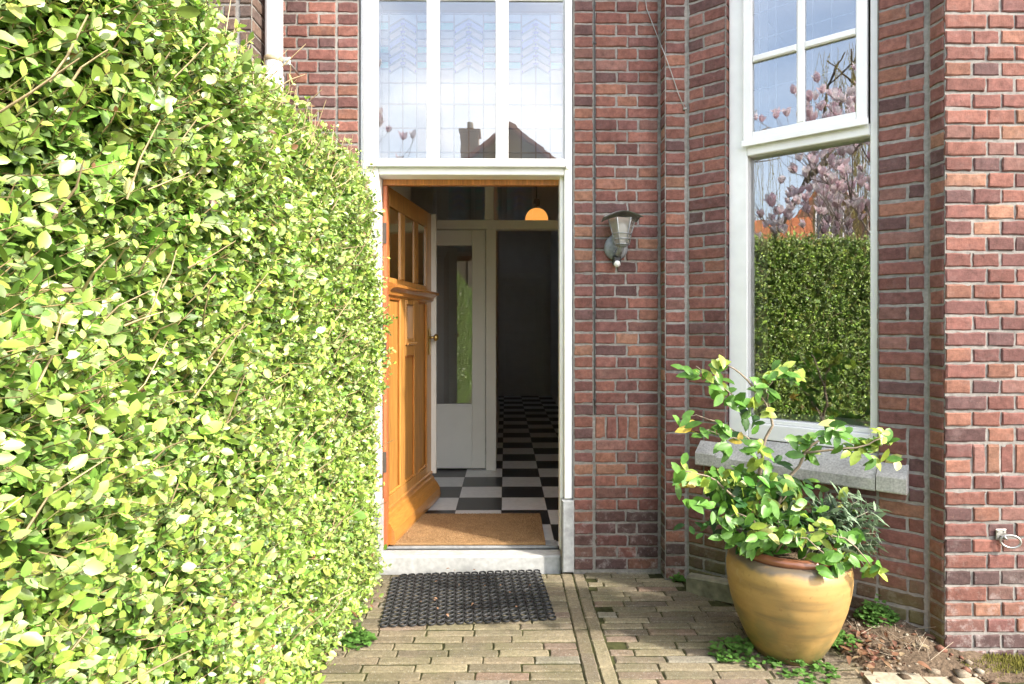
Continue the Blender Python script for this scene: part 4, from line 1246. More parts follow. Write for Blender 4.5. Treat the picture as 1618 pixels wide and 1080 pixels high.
# ------------------------------------------------------------------ hedge
hedge = empty("privet_hedge", (-.95, 0, 0)); tag(hedge, "tall clipped privet hedge with glossy green leaves left of the door", "hedge")
HX = -.622
def hedge_shoots(n, y0, y1, size, top_part=.17, end_part=.05, leaf_n=(4, 7), seed=1):
    r = np.random.default_rng(seed)
    P, D, Ln = [], [], []
    npt = int(n * top_part); ne = int(n * end_part); nf = n - npt - ne
    # face
    y = r.uniform(y0, y1, nf); z = 2.0 * r.random(nf) ** 1.12
    lump = .018 * np.sin(y * 5.1 + 1.3 * np.sin(z * 4)) + .016 * np.sin(z * 6.3 + y * 2.2) + .012 * np.sin(y * 11 + z * 9)
    x = HX - .10 + lump - r.exponential(.020, nf) - np.clip((z - 1.82), 0, 1) * .30
    P.append(np.stack([x, y, z], 1))
    D.append(np.stack([np.full(nf, .85), r.normal(.05, .45, nf), r.normal(.42, .40, nf)], 1))
    # top
    y = r.uniform(y0, y1, npt); x = HX - .10 - r.uniform(0, .75, npt) ** 1.25
    z = 1.885 + .02 * np.sin(y * 6) + .09 * np.clip((y - 2.5) / .7, 0, 1) - np.clip(.12 - (HX - .10 - x), 0, .12) * .6 + r.normal(0, .02, npt)
    P.append(np.stack([x, y, z], 1)); D.append(np.stack([r.normal(.18, .4, npt), r.normal(0, .4, npt), np.full(npt, .9)], 1))
    # far end next to the door
    z = r.uniform(.02, 1.98, ne); x = HX - .10 - r.uniform(0, .3, ne)
    P.append(np.stack([x, np.full(ne, y1 - .02), z], 1)); D.append(np.stack([r.normal(.3, .3, ne), np.full(ne, .35), r.normal(.5, .3, ne)], 1))
    P = np.concatenate(P); D = np.concatenate(D); D /= np.linalg.norm(D, axis=1, keepdims=True)
    L = r.uniform(.055, .135, n); L[nf:nf + npt] *= r.uniform(.8, 1.7, npt)
    lp, la, ln_, ll, lw, lc = [], [], [], [], [], []
    tA, tB = [], []
    k = r.integers(leaf_n[0], leaf_n[1], n)
    bend = r.normal(0, .25, (n, 3)); bend[:, 2] += .25
    tone = r.normal(0, 1, n)
    for step in range(int(k.max())):
        sel = np.where(k > step)[0]
        t = (step + .7) / k[sel]
        base = P[sel] + D[sel] * (L[sel] * t)[:, None] + bend[sel] * (L[sel] * t * t * .35)[:, None]
        dloc = D[sel] + bend[sel] * (t * .7)[:, None]; dloc /= np.linalg.norm(dloc, axis=1, keepdims=True)
        ref = np.cross(dloc, r.normal(0, 1, (len(sel), 3))); ref /= np.linalg.norm(ref, axis=1, keepdims=True)
        for sg in (1, -1):
            axl = ref * sg * r.uniform(.6, 1.1, (len(sel), 1)) + dloc * r.uniform(.3, .85, (len(sel), 1)) + np.array([[0.10, 0, .06]])
            nrl = dloc * .55 + np.array([[.75, -.25, .55]]) * r.uniform(.5, 1.3, (len(sel), 1)) + r.normal(0, .42, (len(sel), 3))
            lp.append(base); la.append(axl); ln_.append(nrl)
            s_ = size * r.lognormal(0, .33, len(sel)) * (1.0 - .42 * t)
            ll.append(s_); lw.append(s_ * r.uniform(.50, .70, len(sel)))
            c = np.array([[.165, .312, .054]]) * np.exp(r.normal(-.04, .38, (len(sel), 1)) + .14 * tone[sel][:, None])
            young = (t > .72)[:, None]
            c = np.where(young, c * np.array([[1.7, 1.35, 1.3]]), c)
            yl = (r.random(len(sel)) < .07)[:, None]
            c = np.where(yl, np.array([[.46, .50, .11]]) * r.uniform(.7, 1.1, (len(sel), 1)), c)
            pale = (r.random(len(sel)) < .18)[:, None]
            c = np.where(pale, c * .6 + np.array([[.20, .24, .13]]), c)
            br = (r.random(len(sel)) < .006)[:, None]
            c = np.where(br, np.array([[.22, .11, .05]]), c)
            lc.append(c)
    inner = P - D * r.uniform(.06, .14, (n, 1))
    mid = P + D * (L * .5)[:, None] + bend * (L * .25 * .35)[:, None]
    tip = P + D * L[:, None] + bend * (L * .35)[:, None]
    tA = np.concatenate([inner, P, mid]); tB = np.concatenate([P, mid, tip])
    rr = np.concatenate([np.full(n, .0022), np.full(n, .0018), np.full(n, .0014)]); rr2 = np.concatenate([np.full(n, .0018), np.full(n, .0014), np.full(n, .0009)])
    tw = r.random(n) < .35
    tc = np.where(tw[:, None], np.array([[.40, .29, .15]]), np.array([[.22, .20, .08]])) * r.uniform(.7, 1.15, (n, 1))
    tc = np.concatenate([tc, tc, tc])
    return [np.concatenate(q) for q in (lp, la, ln_, ll, lw, lc)], (tA, tB, rr, rr2, tc)

Ls, Tw = hedge_shoots(18500, .45, 3.19, .0285, seed=3)
Lb, Tb = hedge_shoots(5200, -4.2, .45, .036, seed=4)
ri_ = np.random.default_rng(21); n = 46000
yy = ri_.uniform(.3, 3.17, n); zz_ = ri_.uniform(0, 1.97, n)
xx = HX - .085 - ri_.uniform(0, .11, n) - np.clip(zz_ - 1.82, 0, 1) * .3
top_ = ri_.random(n) < .2
xx = np.where(top_, HX - .1 - ri_.uniform(0, .7, n), xx); zz_ = np.where(top_, 1.865 + ri_.uniform(-.06, .05, n), zz_)
Li = [np.stack([xx, yy, zz_], 1), ri_.normal(0, 1, (n, 3)) + np.array([[.3, 0, .1]]), ri_.normal(0, .6, (n, 3)) + np.array([[.9, -.3, .5]]), .030 * ri_.lognormal(0, .2, n)]
Li.append(Li[3] * ri_.uniform(.5, .65, n)); Li.append(np.array([[.150, .275, .042]]) * np.exp(ri_.normal(0, .25, (n, 1))))
leaves("foliage", *[np.concatenate([a, b, c]) for a, b, c in zip(Ls, Lb, Li)], M['leaf'], hedge)
# longer bare twigs
r = np.random.default_rng(9); n = 300
tp = np.stack([HX - r.uniform(.03, .10, n), r.uniform(.5, 3.15, n), r.uniform(.15, 1.95, n)], 1)
td = np.stack([r.uniform(.25, .8, n), r.normal(.0, .35, n), r.uniform(.25, 1.0, n)], 1); td /= np.linalg.norm(td, axis=1, keepdims=True)
tl_ = r.uniform(.06, .17, n)[:, None]
n2 = 300
tp2 = np.stack([HX - r.uniform(.05, .5, n2), r.uniform(.5, 3.15, n2), np.full(n2, 1.92)], 1); td2 = np.stack([r.normal(.15, .3, n2), r.normal(0, .3, n2), np.full(n2, 1.)], 1); td2 /= np.linalg.norm(td2, axis=1, keepdims=True)
tp = np.concatenate([tp, tp2]); td = np.concatenate([td, td2]); tl_ = np.concatenate([tl_, r.uniform(.08, .20, (n2, 1))])
nn = n + n2
kk = r.normal(0, .12, (nn, 3)); m1 = tp + td * tl_ * .5; m2 = tp + (td + kk) * tl_
tcol = np.array([[.50, .39, .23]]) * r.uniform(.7, 1.15, (nn, 1))
TA = [Tw[0], Tb[0], tp, m1]; TB = [Tw[1], Tb[1], m1, m2]
RA = [Tw[2], Tb[2], r.uniform(.0018, .0034, nn), np.full(nn, .0020)]; RB = [Tw[3], Tb[3], np.full(nn, .0020), np.full(nn, .0012)]
segs("twigs", np.concatenate(TA), np.concatenate(TB), np.concatenate(RA), np.concatenate(RB), np.concatenate([Tw[4], Tb[4], tcol, tcol]), M['twig'], hedge)
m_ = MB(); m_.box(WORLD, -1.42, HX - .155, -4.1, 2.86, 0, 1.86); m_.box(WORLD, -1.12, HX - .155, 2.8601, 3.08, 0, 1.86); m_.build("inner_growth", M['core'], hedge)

# ------------------------------------------------------------------ pot and its plants
PC0 = W(1244, 0, 2.44); PC0.z = -.002
pot = empty("plant_pot", PC0); tag(pot, "large ochre glazed pot with brown rim standing before the bay window", "plant pot")
wob = lambda a, z: .012 * math.sin(a * 2 + 1) + .006 * math.sin(a * 3 + z * 9)
m_ = MB()
m_.lathe(PC0, [(.05, .0), (.120, .0), (.129, .010), (.155, .055), (.176, .10), (.195, .145), (.212, .20), (.224, .26), (.229, .30), (.229, .335), (.224, .358), (.212, .376), (.196, .386), (.180, .388)], 56, wob=wob)
m_.build("body", M['pot'], pot)
m_ = MB()
m_.lathe(PC0, [(.176, .380), (.186, .386), (.192, .398), (.186, .410), (.173, .416), (.160, .414), (.152, .404), (.150, .372), (.148, .34)], 56, wob=wob)
m_.build("rim", M['rim'], pot)
m_ = MB(); m_.lathe(PC0, [(.150, .364), (.10, .374), (.05, .378), (.001, .380)], 40); m_.build("soil", M['soil'], pot)

cam_p = empty("camellia", PC0 + Vector((0, 0, .36))); tag(cam_p, "leggy camellia with green and yellowing leaves growing from the ochre pot", "plant")
D0 = PC0.y
br = MB()
def branch(pts, r0, r1):
    P = [W(x, y, D0 + dz) for x, y, dz in pts]
    # smooth a little
    Q = [P[0]]
    for a, b in zip(P[:-1], P[1:]):
        Q.append(a.lerp(b, .5) + Vector((rnd.uniform(-.006, .006), rnd.uniform(-.006, .006), rnd.uniform(-.006, .006)))); Q.append(b)
    br.tube(Q, [r0 + (r1 - r0) * i / (len(Q) - 1) for i in range(len(Q))], 7, col=(.26, .205, .15))
branch([(1208, 888, 0), (1200, 830, .02), (1196, 790, .03), (1200, 745, .04), (1206, 705, .05), (1216, 680, .06), (1221, 672, .06), (1213, 645, .06), (1205, 630, .05), (1190, 612, .04), (1170, 590, .02), (1150, 577, 0)], .0085, .0028)
branch([(1212, 885, .02), (1206, 800, .05), (1202, 745, .05), (1207, 700, .06)], .007, .004)
branch([(1222, 880, 0), (1228, 800, -.02), (1248, 752, -.03), (1272, 715, -.04), (1300, 692, -.05), (1322, 682, -.06)], .0085, .003)
branch([(1272, 715, -.04), (1300, 712, -.06), (1335, 708, -.09), (1372, 702, -.11), (1398, 690, -.13)], .005, .002)
branch([(1200, 870, -.02), (1178, 800, -.06), (1160, 785, -.08), (1130, 758, -.10), (1100, 748, -.11), (1080, 745, -.12)], .006, .002)
branch([(1206, 632, .05), (1195, 640, .04), (1165, 630, .02), (1130, 600, -.0), (1100, 578, -.02)], .003, .0016)
branch([(1216, 648, .06), (1214, 610, .05), (1222, 595, .04), (1240, 590, .03)], .003, .0015)
branch([(1205, 720, .05), (1180, 690, .03), (1140, 668, .0), (1100, 655, -.02), (1090, 657, -.03)], .0035, .0015)
branch([(1205, 710, .05), (1190, 700, .02), (1150, 690, -.02), (1116, 678, -.04)], .003, .0014)
branch([(1215, 870, -.05), (1205, 845, -.1), (1190, 820, -.13), (1165, 810, -.15), (1150, 818, -.16)], .004, .002)
branch([(1235, 872, -.08), (1260, 845, -.14), (1300, 840, -.18), (1335, 850, -.2), (1370, 885, -.2), (1385, 900, -.2)], .0045, .0018)
branch([(1238, 872, -.04), (1230, 830, -.08), (1225, 800, -.08), (1245, 780, -.1)], .004, .002)
branch([(1225, 875, -.1), (1245, 850, -.16), (1275, 850, -.2), (1310, 880, -.22)], .004, .0018)
br.build("branch", M['twig'], cam_p)
cl = """1087 584 g;1097 590 g;1117 593 y;1128 600 g;1135 570 y;1142 574 y;1138 617 y;1146 612 g;1130 624 g;1158 641 g;1166 630 g;1182 641 g;1176 650 d;1188 634 y;1206 605 y;1198 612 g;1221 626 g;1214 600 g;1232 587 y;1238 582 g;1259 590 y;1262 596 y;1250 600 g;
1084 664 g;1091 668 o;1082 678 o;1112 682 g;1141 679 g;1150 684 g;1134 676 g;1164 688 d;1173 661 d;1178 668 d;1194 661 d;1200 668 d;1209 655 y;1170 690 o;1194 700 g;1200 706 y;1135 706 g;1151 710 g;1188 709 g;1180 714 d;1208 712 y;
1081 735 y;1067 762 g;1074 756 g;1090 765 o;1092 752 y;1111 762 y;1105 756 y;1118 770 y;1122 748 g;1135 753 p;1140 748 y;1144 771 g;1167 741 g;1172 748 g;1160 752 y;1200 732 y;1192 738 y;1209 786 y;1204 778 g;1188 786 g;1180 776 g;1215 790 g;1253 777 y;1262 786 y;1265 798 y;1250 770 g;1248 764 g;1230 724 d;1238 732 d;
1099 798 g;1117 798 g;1141 804 g;1131 786 g;1125 780 d;1179 798 y;1172 806 g;1200 804 g;1208 812 g;1152 821 y;1167 815 g;1176 822 d;1209 827 d;1218 818 g;1224 848 y;1206 845 y;1147 845 g;1161 851 g;1271 842 y;1292 851 y;1312 833 y;1327 851 g;1348 851 g;
1259 697 g;1256 704 g;1280 700 g;1275 696 y;1277 724 y;1281 720 g;1272 716 d;1315 673 y;1310 668 p;1324 688 y;1330 676 g;1302 692 g;1333 692 g;1342 706 y;1338 716 y;1354 700 y;1352 712 y;1381 706 y;1386 698 y;1375 724 g;1392 688 y;1400 684 y;1407 694 y;1413 724 p;1398 718 y;1366 696 g;
1153 821 g;1163 824 g;1167 856 g;1158 854 g;1181 801 y;1191 856 g;1186 846 d;1212 832 p;1207 842 p;1225 852 p;1267 849 y;1260 842 y;1284 863 y;1288 880 y;1305 835 y;1298 830 y;1350 849 g;1330 846 g;1322 873 g;1315 887 g;1339 890 g;1334 878 y;1301 901 g;1325 901 g;1308 880 g;1377 904 y;1391 901 y;1370 896 g;1240 812 d;1228 816 g;1250 822 g;1236 830 d;1220 800 g;1243 846 g;1256 860 g;1200 866 d;1216 862 g;1232 862 d;1180 836 d;1195 824 g;1185 872 g;1150 790 g;1160 770 y;1213 770 g;1228 770 g;1234 786 d;1220 752 y;1190 762 g;1175 764 y"""
pos, axs, nrs, Lg, Wg, cg = [], [], [], [], [], []
pal = dict(g=(.105, .245, .035), y=(.28, .37, .055), d=(.05, .125, .03), o=(.42, .32, .05), p=(.60, .60, .22))
for it in cl.replace("\n", "").split(";"):
    x, y, k = it.split(); x = float(x); y = float(y)
    dz = -.02 + rnd.uniform(-.07, .07) - (.10 if y > 790 else 0) - (.06 if x > 1290 else 0) + (.08 if k == 'd' else 0) - (.06 if x < 1130 and y > 720 else 0)
    rep = rnd.choice((3, 3, 4)) if k in 'gy' else rnd.choice((1, 2))
    for q in range(rep):
        p = W(x + rnd.gauss(0, 8) * (q > 0), y + rnd.gauss(0, 7) * (q > 0), D0 + dz + rnd.uniform(-.03, .03) * (q > 0))
        a = Vector((rnd.uniform(-1, 1), rnd.uniform(-.8, .35), rnd.uniform(-.95, .35))).normalized()
        nr = Vector((rnd.uniform(-.3, .6), -.75, rnd.uniform(.25, 1.0)))
        l = rnd.uniform(.046, .072) * (1.05 if k in 'gp' else 1)
        p = p - a * l * .45
        pos.append(p); axs.append(a); nrs.append(nr); Lg.append(l); Wg.append(l * rnd.uniform(.43, .56))
        c = pal[k]
        if k == 'y' and q == 1: c = pal['g']
        kf = rnd.uniform(.75, 1.25); cg.append([v * kf for v in c])
# filling leaves in the thick of the plant
for q in range(420):
    x, y = rnd.gauss(1212, 44), rnd.uniform(755, 872)
    if y > 850 and not 1168 < x < 1300: continue
    p = W(x, y, D0 + rnd.uniform(-.12, .12)); a = Vector((rnd.uniform(-1, 1), rnd.uniform(-1, .6), rnd.uniform(-.8, .6))).normalized()
    l = rnd.uniform(.045, .07); pos.append(p - a * l * .5); axs.append(a); nrs.append(Vector((rnd.uniform(-.5, .5), -.6, .8))); Lg.append(l); Wg.append(l * .46)
    c = pal[rnd.choice('ggddy')]; cg.append([v * rnd.uniform(.7, 1.2) for v in c])
arr = lambda a: np.array([list(v) for v in a], dtype=float)
leaves("foliage", arr(pos), arr(axs), arr(nrs), np.array(Lg), np.array(Wg), arr(cg), M['leaf2'], cam_p, fold=.30, curl=.22)

# grey-green sage beside it
sg = empty("sage_plant", PC0 + Vector((.08, .02, .36))); tag(sg, "grey green sage with narrow leaves at the right of the pot", "plant")
stems = [(1330, 778), (1352, 800), (1372, 795), (1385, 818), (1376, 850), (1385, 870), (1345, 830), (1310, 800), (1296, 790), (1388, 805), (1365, 865), (1320, 825), (1385, 842), (1338, 792), (1345, 780), (1360, 788), (1380, 830), (1372, 808), (1390, 860), (1358, 835), (1340, 812), (1325, 795), (1368, 850), (1362, 818), (1300, 815), (1350, 875)]
pos, axs, nrs, Lg, Wg, cg = [], [], [], [], [], []
st_m = MB()
for (x, y) in stems:
    root = PC0 + Vector((.07 + rnd.uniform(-.05, .06), .03 + rnd.uniform(-.05, .05), .36))
    tip = W(x, y, D0 + rnd.uniform(-.04, .12))
    mid = root.lerp(tip, .5) + Vector((rnd.uniform(-.02, .02), rnd.uniform(-.02, .02), .03))
    st_m.tube([root, root.lerp(mid, .5), mid, mid.lerp(tip, .5), tip], [.003, .0026, .0022, .0018, .0012], 5, col=(.24, .24, .17))
    for q in range(13):
        t = .35 + .65 * q / 12
        b = root.lerp(mid, t * 2) if t < .5 else mid.lerp(tip, t * 2 - 1)
        dr = (tip - mid).normalized()
        for s_ in (1, -1):
            ang = rnd.uniform(0, 6.28); o = dr.orthogonal().normalized(); o2 = dr.cross(o)
            a = (o * math.cos(ang) + o2 * math.sin(ang)) * .9 + dr * rnd.uniform(.2, .9) + Vector((0, 0, -.1))
            pos.append(b); axs.append(a); nrs.append(dr + Vector((rnd.uniform(-.3, .3), -.4, .6))); l = rnd.uniform(.035, .075) ; Lg.append(l); Wg.append(l * rnd.uniform(.24, .34))
            k = rnd.uniform(.8, 1.25); cg.append([.21 * k, .30 * k, .19 * k])
leaves("foliage", arr(pos), arr(axs), arr(nrs), np.array(Lg), np.array(Wg), arr(cg), M['leaf3'], sg, fold=.3, curl=.3)
st_m.build("stem", M['twig'], sg)

# ------------------------------------------------------------------ weeds, moss, litter
def weed(px, py, n, spread, hgt, lab, lsize=.018, tint=(.085, .19, .035), gz=0.0):
    s = (CAMZ - gz) * FPX / (py - HORIZ)
    c = W(px, py, s); c.z = gz
    P, A_, N_, L_, W_, C_ = [], [], [], [], [], []
    for k in range(n):
        a = rnd.uniform(0, 6.28); r_ = spread * math.sqrt(rnd.random())
        b = c + Vector((r_ * math.cos(a), r_ * math.sin(a) * .75, rnd.uniform(.004, hgt) * (1.1 - r_ / spread * .8)))
        for q in range(rnd.randint(2, 4)):
            an = rnd.uniform(0, 6.28)
            P.append(b); A_.append((math.cos(an), math.sin(an), rnd.uniform(-.2, .5))); N_.append((rnd.uniform(-.3, .3), rnd.uniform(-.5, .1), 1))
            l = lsize * rnd.uniform(.6, 1.3); L_.append(l); W_.append(l * .75); kf = rnd.uniform(.7, 1.35); C_.append([t * kf for t in tint])
    o = leaves("weed", arr(P), arr(A_), arr(N_), np.array(L_), np.array(W_), arr(C_), M['leaf3'], None, fold=.15, curl=.1)
    tag(o, lab, "weed", "weeds between paving and walls")
weed(1175, 1035, 130, .135, .05, "weed clump spreading over the paving left of the pot foot")
weed(1270, 1062, 90, .12, .04, "weed clump in front of the pot foot")
weed(1385, 985, 190, .08, .11, "weed climbing beside the lifted kerb stone right of the pot", gz=.06)
weed(1073, 920, 26, .03, .05, "tiny weed at the foot of the wall left of the kerb stone")
weed(1325, 1020, 60, .07, .05, "small weed between the pot and the soil bed", gz=.03)
weed(565, 1015, 90, .06, .07, "low weed under the foot of the hedge by the paving", .02)
weed(1475, 1040, 14, .03, .02, "tiny weed at the mossy foot of the bay corner", .014)
# moss cushion at bay front
m_ = MB(); N = 5000
cx_, cy_ = PD.x + .16, PD.y - .05
A = np.stack([rng.normal(cx_, .12, N), np.minimum(rng.normal(cy_, .03, N), PD.y), np.full(N, -.04)], 1)
A[:, 0] = np.maximum(A[:, 0], PD.x + .02)
B = A + np.stack([rng.normal(0, .006, N), rng.normal(0, .006, N), rng.uniform(.01, .055, N)], 1)
ms = segs("moss", A, B, np.full(N, .003), np.full(N, .001), np.array([[.20, .19, .04]]) * rng.uniform(.6, 1.3, (N, 1)), M['leaf3'], None)
tag(ms, kind="stuff")
# moss in paving joints
N = 9000
A = np.stack([rng.uniform(-.62, 1.25, N), rng.uniform(2.0, 3.0, N), np.full(N, -.012)], 1)
# dead leaves
P, A_, N_, L_, W_, C_ = [], [], [], [], [], []
for k in range(150):
    px, py = rnd.gauss(1390, 34), rnd.gauss(1022, 20)
    if px < 1330 or px > 1470: continue
    gz = .03 + rnd.uniform(0, .02)
    p = W(px, py, (CAMZ - gz) * FPX / (py - HORIZ)); p.z = gz + .01
    an = rnd.uniform(0, 6.28); P.append(p); A_.append((math.cos(an), math.sin(an), rnd.uniform(-.2, .3))); N_.append((rnd.uniform(-.5, .5), rnd.uniform(-.5, .5), 1))
    l = rnd.uniform(.015, .045); L_.append(l); W_.append(l * rnd.uniform(.3, .6)); c = rnd.choice([(.20, .10, .055), (.26, .16, .09), (.15, .07, .045), (.34, .26, .16)]); C_.append(c)
for k in range(16):
    px, py = rnd.uniform(660, 880), rnd.uniform(893, 975)
    p = W(px, py, (CAMZ - .02) * FPX / (py - HORIZ)); p.z = .021
    an = rnd.uniform(0, 6.28); P.append(p); A_.append((math.cos(an), math.sin(an), .1)); N_.append((0, 0, 1)); l = rnd.uniform(.010, .022); L_.append(l); W_.append(l * .6); C_.append((.42, .24, .15))
tag(leaves("leaf_litter", arr(P), arr(A_), arr(N_), np.array(L_), np.array(W_), arr(C_), M['leaf3'], None, fold=.5, curl=.5), kind="stuff")
# crumbs and rubble on the bed
m_ = MB()
for k in range(260):
    x, yy = rnd.uniform(1.30, 1.75), rnd.uniform(2.14, 2.62)
    if (Vector((x, yy, 0)) - PB).dot(BN) < .02 or (x > PD.x and yy > PD.y): continue
    h = .085 * math.exp(-((x - 1.55) ** 2 / .07 + (yy - 2.55) ** 2 / .05)) - .006
    r_ = rnd.uniform(.003, .008) if rnd.random() < .85 else rnd.uniform(.010, .020)
    c = rnd.choice([(.16, .12, .085), (.11, .08, .055), (.24, .20, .15), (.32, .28, .22), (.20, .10, .07)])
    P = [(x + sx * r_ * rnd.uniform(.5, 1.2), yy + sy * r_ * rnd.uniform(.5, 1.2), h + (sz * .6 + .2) * r_ * rnd.uniform(.5, 1.1)) for sz in (-1, 1) for sy in (-1, 1) for sx in (-1, 1)]
    m_.add(P, [(0, 2, 3, 1), (4, 5, 7, 6), (0, 1, 5, 4), (2, 6, 7, 3), (0, 4, 6, 2), (1, 3, 7, 5)], 0, c, True)
tag(m_.build("rubble", M['coir']), kind="stuff")
# dry stems on the bed
N = 60
A = np.stack([rng.uniform(1.38, 1.62, N), rng.uniform(2.3, 2.5, N), rng.uniform(.02, .07, N)], 1); B = A + np.stack([rng.normal(0, .05, N), rng.normal(0, .04, N), rng.uniform(-.01, .05, N)], 1)
tag(segs("dry_stems", A, B, np.full(N, .0012), np.full(N, .0008), np.array([[.40, .33, .24]]) * rng.uniform(.6, 1.1, (N, 1)), M['twig'], None), kind="stuff")

# ------------------------------------------------------------------ world behind the camera (seen in the window panes)
def gable_house(name, c, yaw, wd, dp, eave, ridge, lab, wallm, gable_front=True, chim=None, wins=()):
    h = empty(name, c); tag(h, lab, "house")
    ex = Vector((math.cos(yaw), math.sin(yaw), 0)); ey = Vector((-math.sin(yaw), math.cos(yaw), 0))
    HF = Fr(c, ex, -ey)
    m_ = MB(); m_.box(HF, -wd / 2, wd / 2, -dp, 0, 0, eave)
    if gable_front:
        for o in (-.001, -dp + .001): m_.quad([HF(-wd / 2, o, eave), HF(wd / 2, o, eave), HF(0, o, ridge)])
    else:
        for u in (-wd / 2 + .001, wd / 2 - .001): m_.quad([HF(u, -dp, eave), HF(u, 0, eave), HF(u, -dp / 2, ridge)])
    m_.build("wall", wallm, h)
    m_ = MB(); e = .35
    if gable_front:
        sl_ = (ridge - eave) / (wd / 2)
        for s_ in (-1, 1):
            P = [HF(0, e, ridge + .06), HF(s_ * (wd / 2 + e), e, eave - e * sl_ + .06), HF(s_ * (wd / 2 + e), -dp - e, eave - e * sl_ + .06), HF(0, -dp - e, ridge + .06)]
            m_.add(P + [p - Vector((0, 0, .16)) for p in P], [(0, 1, 2, 3), (7, 6, 5, 4), (0, 4, 5, 1), (1, 5, 6, 2), (2, 6, 7, 3)])
    else:
        sl_ = (ridge - eave) / (dp / 2)
        for s_ in (-1, 1):
            ed = -dp / 2 + s_ * (dp / 2 + e)
            P = [HF(-wd / 2 - e, -dp / 2, ridge + .06), HF(wd / 2 + e, -dp / 2, ridge + .06), HF(wd / 2 + e, ed, eave - e * sl_ + .06), HF(-wd / 2 - e, ed, eave - e * sl_ + .06)]
            m_.add(P + [p - Vector((0, 0, .16)) for p in P], [(0, 1, 2, 3), (7, 6, 5, 4), (0, 4, 5, 1), (1, 5, 6, 2), (2, 6, 7, 3), (0, 3, 7, 4)])
    m_.build("roof", M['roof'], h)
    if chim:
        m_ = MB(); u, o, t = chim; m_.box(HF, u - .35, u + .35, o - .35, o + .35, eave, t); m_.box(HF, u - .42, u + .42, o - .42, o + .42, t + .001, t + .14)
        m_.tube([HF(u, o, t + .14), HF(u, o, t + .5)], .13, 10); m_.build("chimney", wallm, h)
    for (u, z, a, b) in wins:
        m_ = MB()
        m_.box(HF, u - a / 2 - .08, u + a / 2 + .08, .002, .05, z - .08, z); m_.box(HF, u - a / 2 - .08, u + a / 2 + .08, .002, .05, z + b, z + b + .08)
        m_.box(HF, u - a / 2 - .08, u - a / 2, .002, .05, z + .001, z + b - .001); m_.box(HF, u + a / 2, u + a / 2 + .08, .002, .05, z + .001, z + b - .001); m_.box(HF, u - .03, u + .03, .002, .04, z + .001, z + b - .001)
        wf = m_.build("window", M['paint'], h)
        m_ = MB(); m_.box(HF, u - a / 2, u + a / 2, .003, .02, z, z + b); m_.build("pane", mat("far pane", (.05, .06, .07), .1), wf)
    return h, HF
# across the street, seen in the panes above the door
gable_house("opposite_house", Vector((.15, -15, 0)), math.pi, 3.4, 9, 6.9, 8.25, "ochre gabled house across the street reflected in the transom panes", M['palewall'], True, None, ((0, 1.0, 1.4, 1.5), (0, 4.2, 1.4, 1.5)))
gable_house("opposite_house", Vector((-4.3, -15.6, 0)), math.pi, 5.3, 8, 6.7, 7.6, "wide ochre house with tall chimney across the street", M['palewall'], False, (-2.9, -2.5, 8.9), ((0, 1.0, 2.0, 1.5), (0, 4.2, 2.0, 1.5)))
# side garden houses, seen in the bay window
gable_house("garden_house", Vector((-27.1, -19.3, 0)), R(118), 3.8, 9, 7.4, 10.0, "brown gabled house with orange roof beyond the hedge", M['render'], True, None, ((0, 6.4, 1.3, 1.6), (-1.2, 1.0, 1.2, 1.4)))
gable_house("garden_house", Vector((-23.0, -10.6, 0)), R(124), 7, 6, 4.2, 6.7, "long low house with orange tiled roof beyond the hedge", M['render'], False, None, ((-1.5, 1.0, 1.5, 1.3), (1.5, 1.0, 1.5, 1.3)))

# magnolia
mg = empty("magnolia_tree", (-2.75, -1.35, 0)); tag(mg, "flowering magnolia with pink and white blossom behind the hedge", "tree")
tr_ = MB(); tips = []
rm = random.Random(5)
def grow(p, d, l, r_, dep):
    q = p + d * l
    tr_.tube([p, p.lerp(q, .5) + Vector((rm.uniform(-.03, .03), rm.uniform(-.03, .03), 0)), q], [r_, r_ * .85, r_ * .7], 6, col=(.30, .26, .22))
    if dep <= 2: tips.append((q, d))
    if dep == 0: return
    for k in range(3 if dep > 1 else 2):
        nd = (d + Vector((rm.uniform(-.8, .8), rm.uniform(-.8, .8), rm.uniform(-.1, .7)))).normalized()
        grow(q, nd, l * rm.uniform(.62, .9), r_ * .62, dep - 1)
grow(Vector((-2.75, -1.35, 0)), Vector((.05, .02, 1)), 1.2, .034, 5)
grow(Vector((-2.72, -1.35, 1.15)), Vector((-.05, .75, .7)).normalized(), .75, .02, 4)
grow(Vector((-2.72, -1.35, 1.0)), Vector((.1, .95, .6)).normalized(), .9, .02, 4)
tr_.build("trunk", M['twig'], mg)
pos, axs, nrs, Lg, Wg, cg = [], [], [], [], [], []
for (q, d) in tips:
    if rm.random() < .12: continue
    up = (d * .3 + Vector((rm.uniform(-.3, .3), rm.uniform(-.3, .3), 1))).normalized(); o = up.orthogonal().normalized(); o2 = up.cross(o)
    for k in range(7):
        an = k * 2 * math.pi / 7 + rm.random(); rad = o * math.cos(an) + o2 * math.sin(an)
        pos.append(q); axs.append(up * rm.uniform(.6, 1) + rad * rm.uniform(.3, .8)); nrs.append(-rad + up * .4); l = rm.uniform(.08, .13); Lg.append(l); Wg.append(l * .6)
        c = rm.choice([(.90, .82, .84), (.92, .89, .88), (.86, .68, .73)]); cg.append(c)
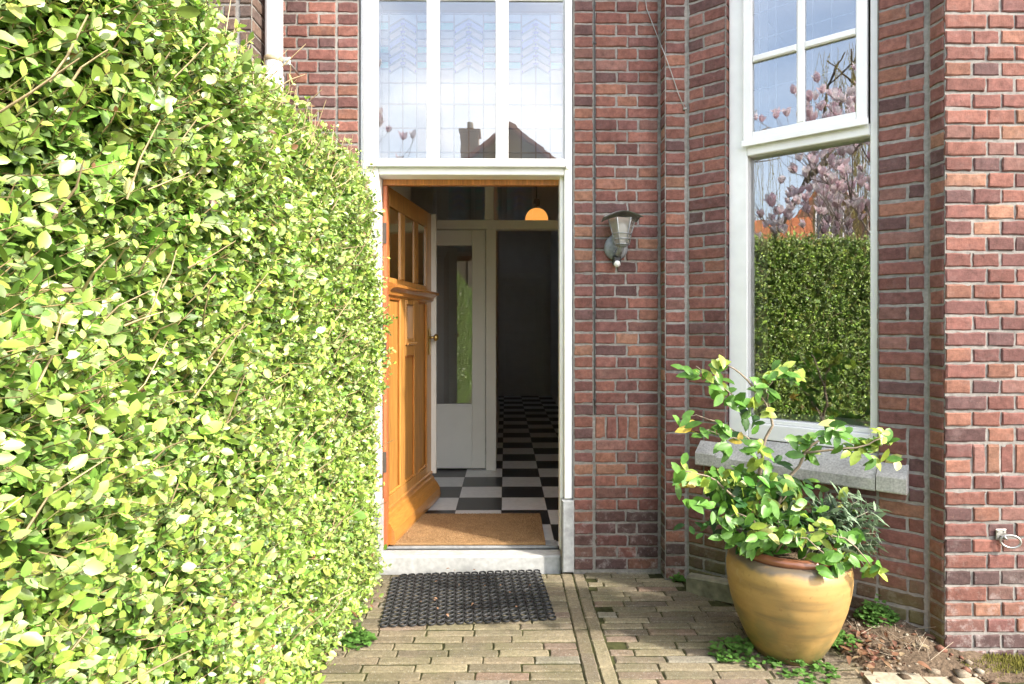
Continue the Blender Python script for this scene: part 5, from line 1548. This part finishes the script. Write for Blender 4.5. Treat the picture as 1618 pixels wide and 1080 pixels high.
leaves("blossom", arr(pos), arr(axs), arr(nrs), np.array(Lg), np.array(Wg), arr(cg), M['petal'], mg, fold=.4, curl=-.2)

# weeping willow
wl_ = empty("willow_tree", (-7.6, -2.6, 0)); tag(wl_, "weeping willow with long yellow hanging twigs beyond the hedge", "tree")
tr_ = MB(); ends = []
def grow2(p, d, l, r_, dep):
    q = p + d * l
    tr_.tube([p, p.lerp(q, .5), q], [r_, r_ * .85, r_ * .7], 7, col=(.15, .12, .08)); 
    if dep <= 3: ends.append(q); ends.append(p.lerp(q, .5))
    if dep == 0: return
    for k in range(3):
        nd = (d + Vector((rm.uniform(-.9, .9), rm.uniform(-.9, .9), rm.uniform(-.25, .35)))).normalized(); grow2(q, nd, l * rm.uniform(.6, .85), r_ * .6, dep - 1)
grow2(Vector((-7.6, -2.6, 0)), Vector((0, 0, 1)), 2.6, .12, 4)
tr_.build("trunk", M['twig'], wl_)
A, B, C = [], [], []; pos, axs, nrs, Lg, Wg, cg = [], [], [], [], [], []
for q in ends:
    for k in range(3):
        p = q + Vector((rm.uniform(-.35, .35), rm.uniform(-.35, .35), 0)); dx = Vector((rm.uniform(-.3, .3), rm.uniform(-.3, .3), 0)); n = rm.randint(5, 11)
        for s_ in range(n):
            p2 = p + dx * max(0, (1 - s_ * .35)) * .4 + Vector((rm.uniform(-.03, .03), rm.uniform(-.03, .03), -.38))
            if p2.z < .6: break
            A.append(p); B.append(p2); C.append(rm.choice([(.32, .24, .08), (.25, .18, .07), (.36, .30, .10)]))
            for z in range(3):
                b = p.lerp(p2, rm.random()); pos.append(b); axs.append(Vector((rm.uniform(-.5, .5), rm.uniform(-.5, .5), -1))); nrs.append(Vector((rm.uniform(-1, 1), rm.uniform(-1, 1), .2))); l = rm.uniform(.03, .07); Lg.append(l); Wg.append(l * .2); cg.append((.33, .33, .07))
            p = p2
segs("hanging_twigs", arr(A), arr(B), np.full(len(A), .0038), np.full(len(A), .003), arr(C), M['twig'], wl_)
leaves("foliage", arr(pos), arr(axs), arr(nrs), np.array(Lg), np.array(Wg), arr(cg), M['leaf3'], wl_)
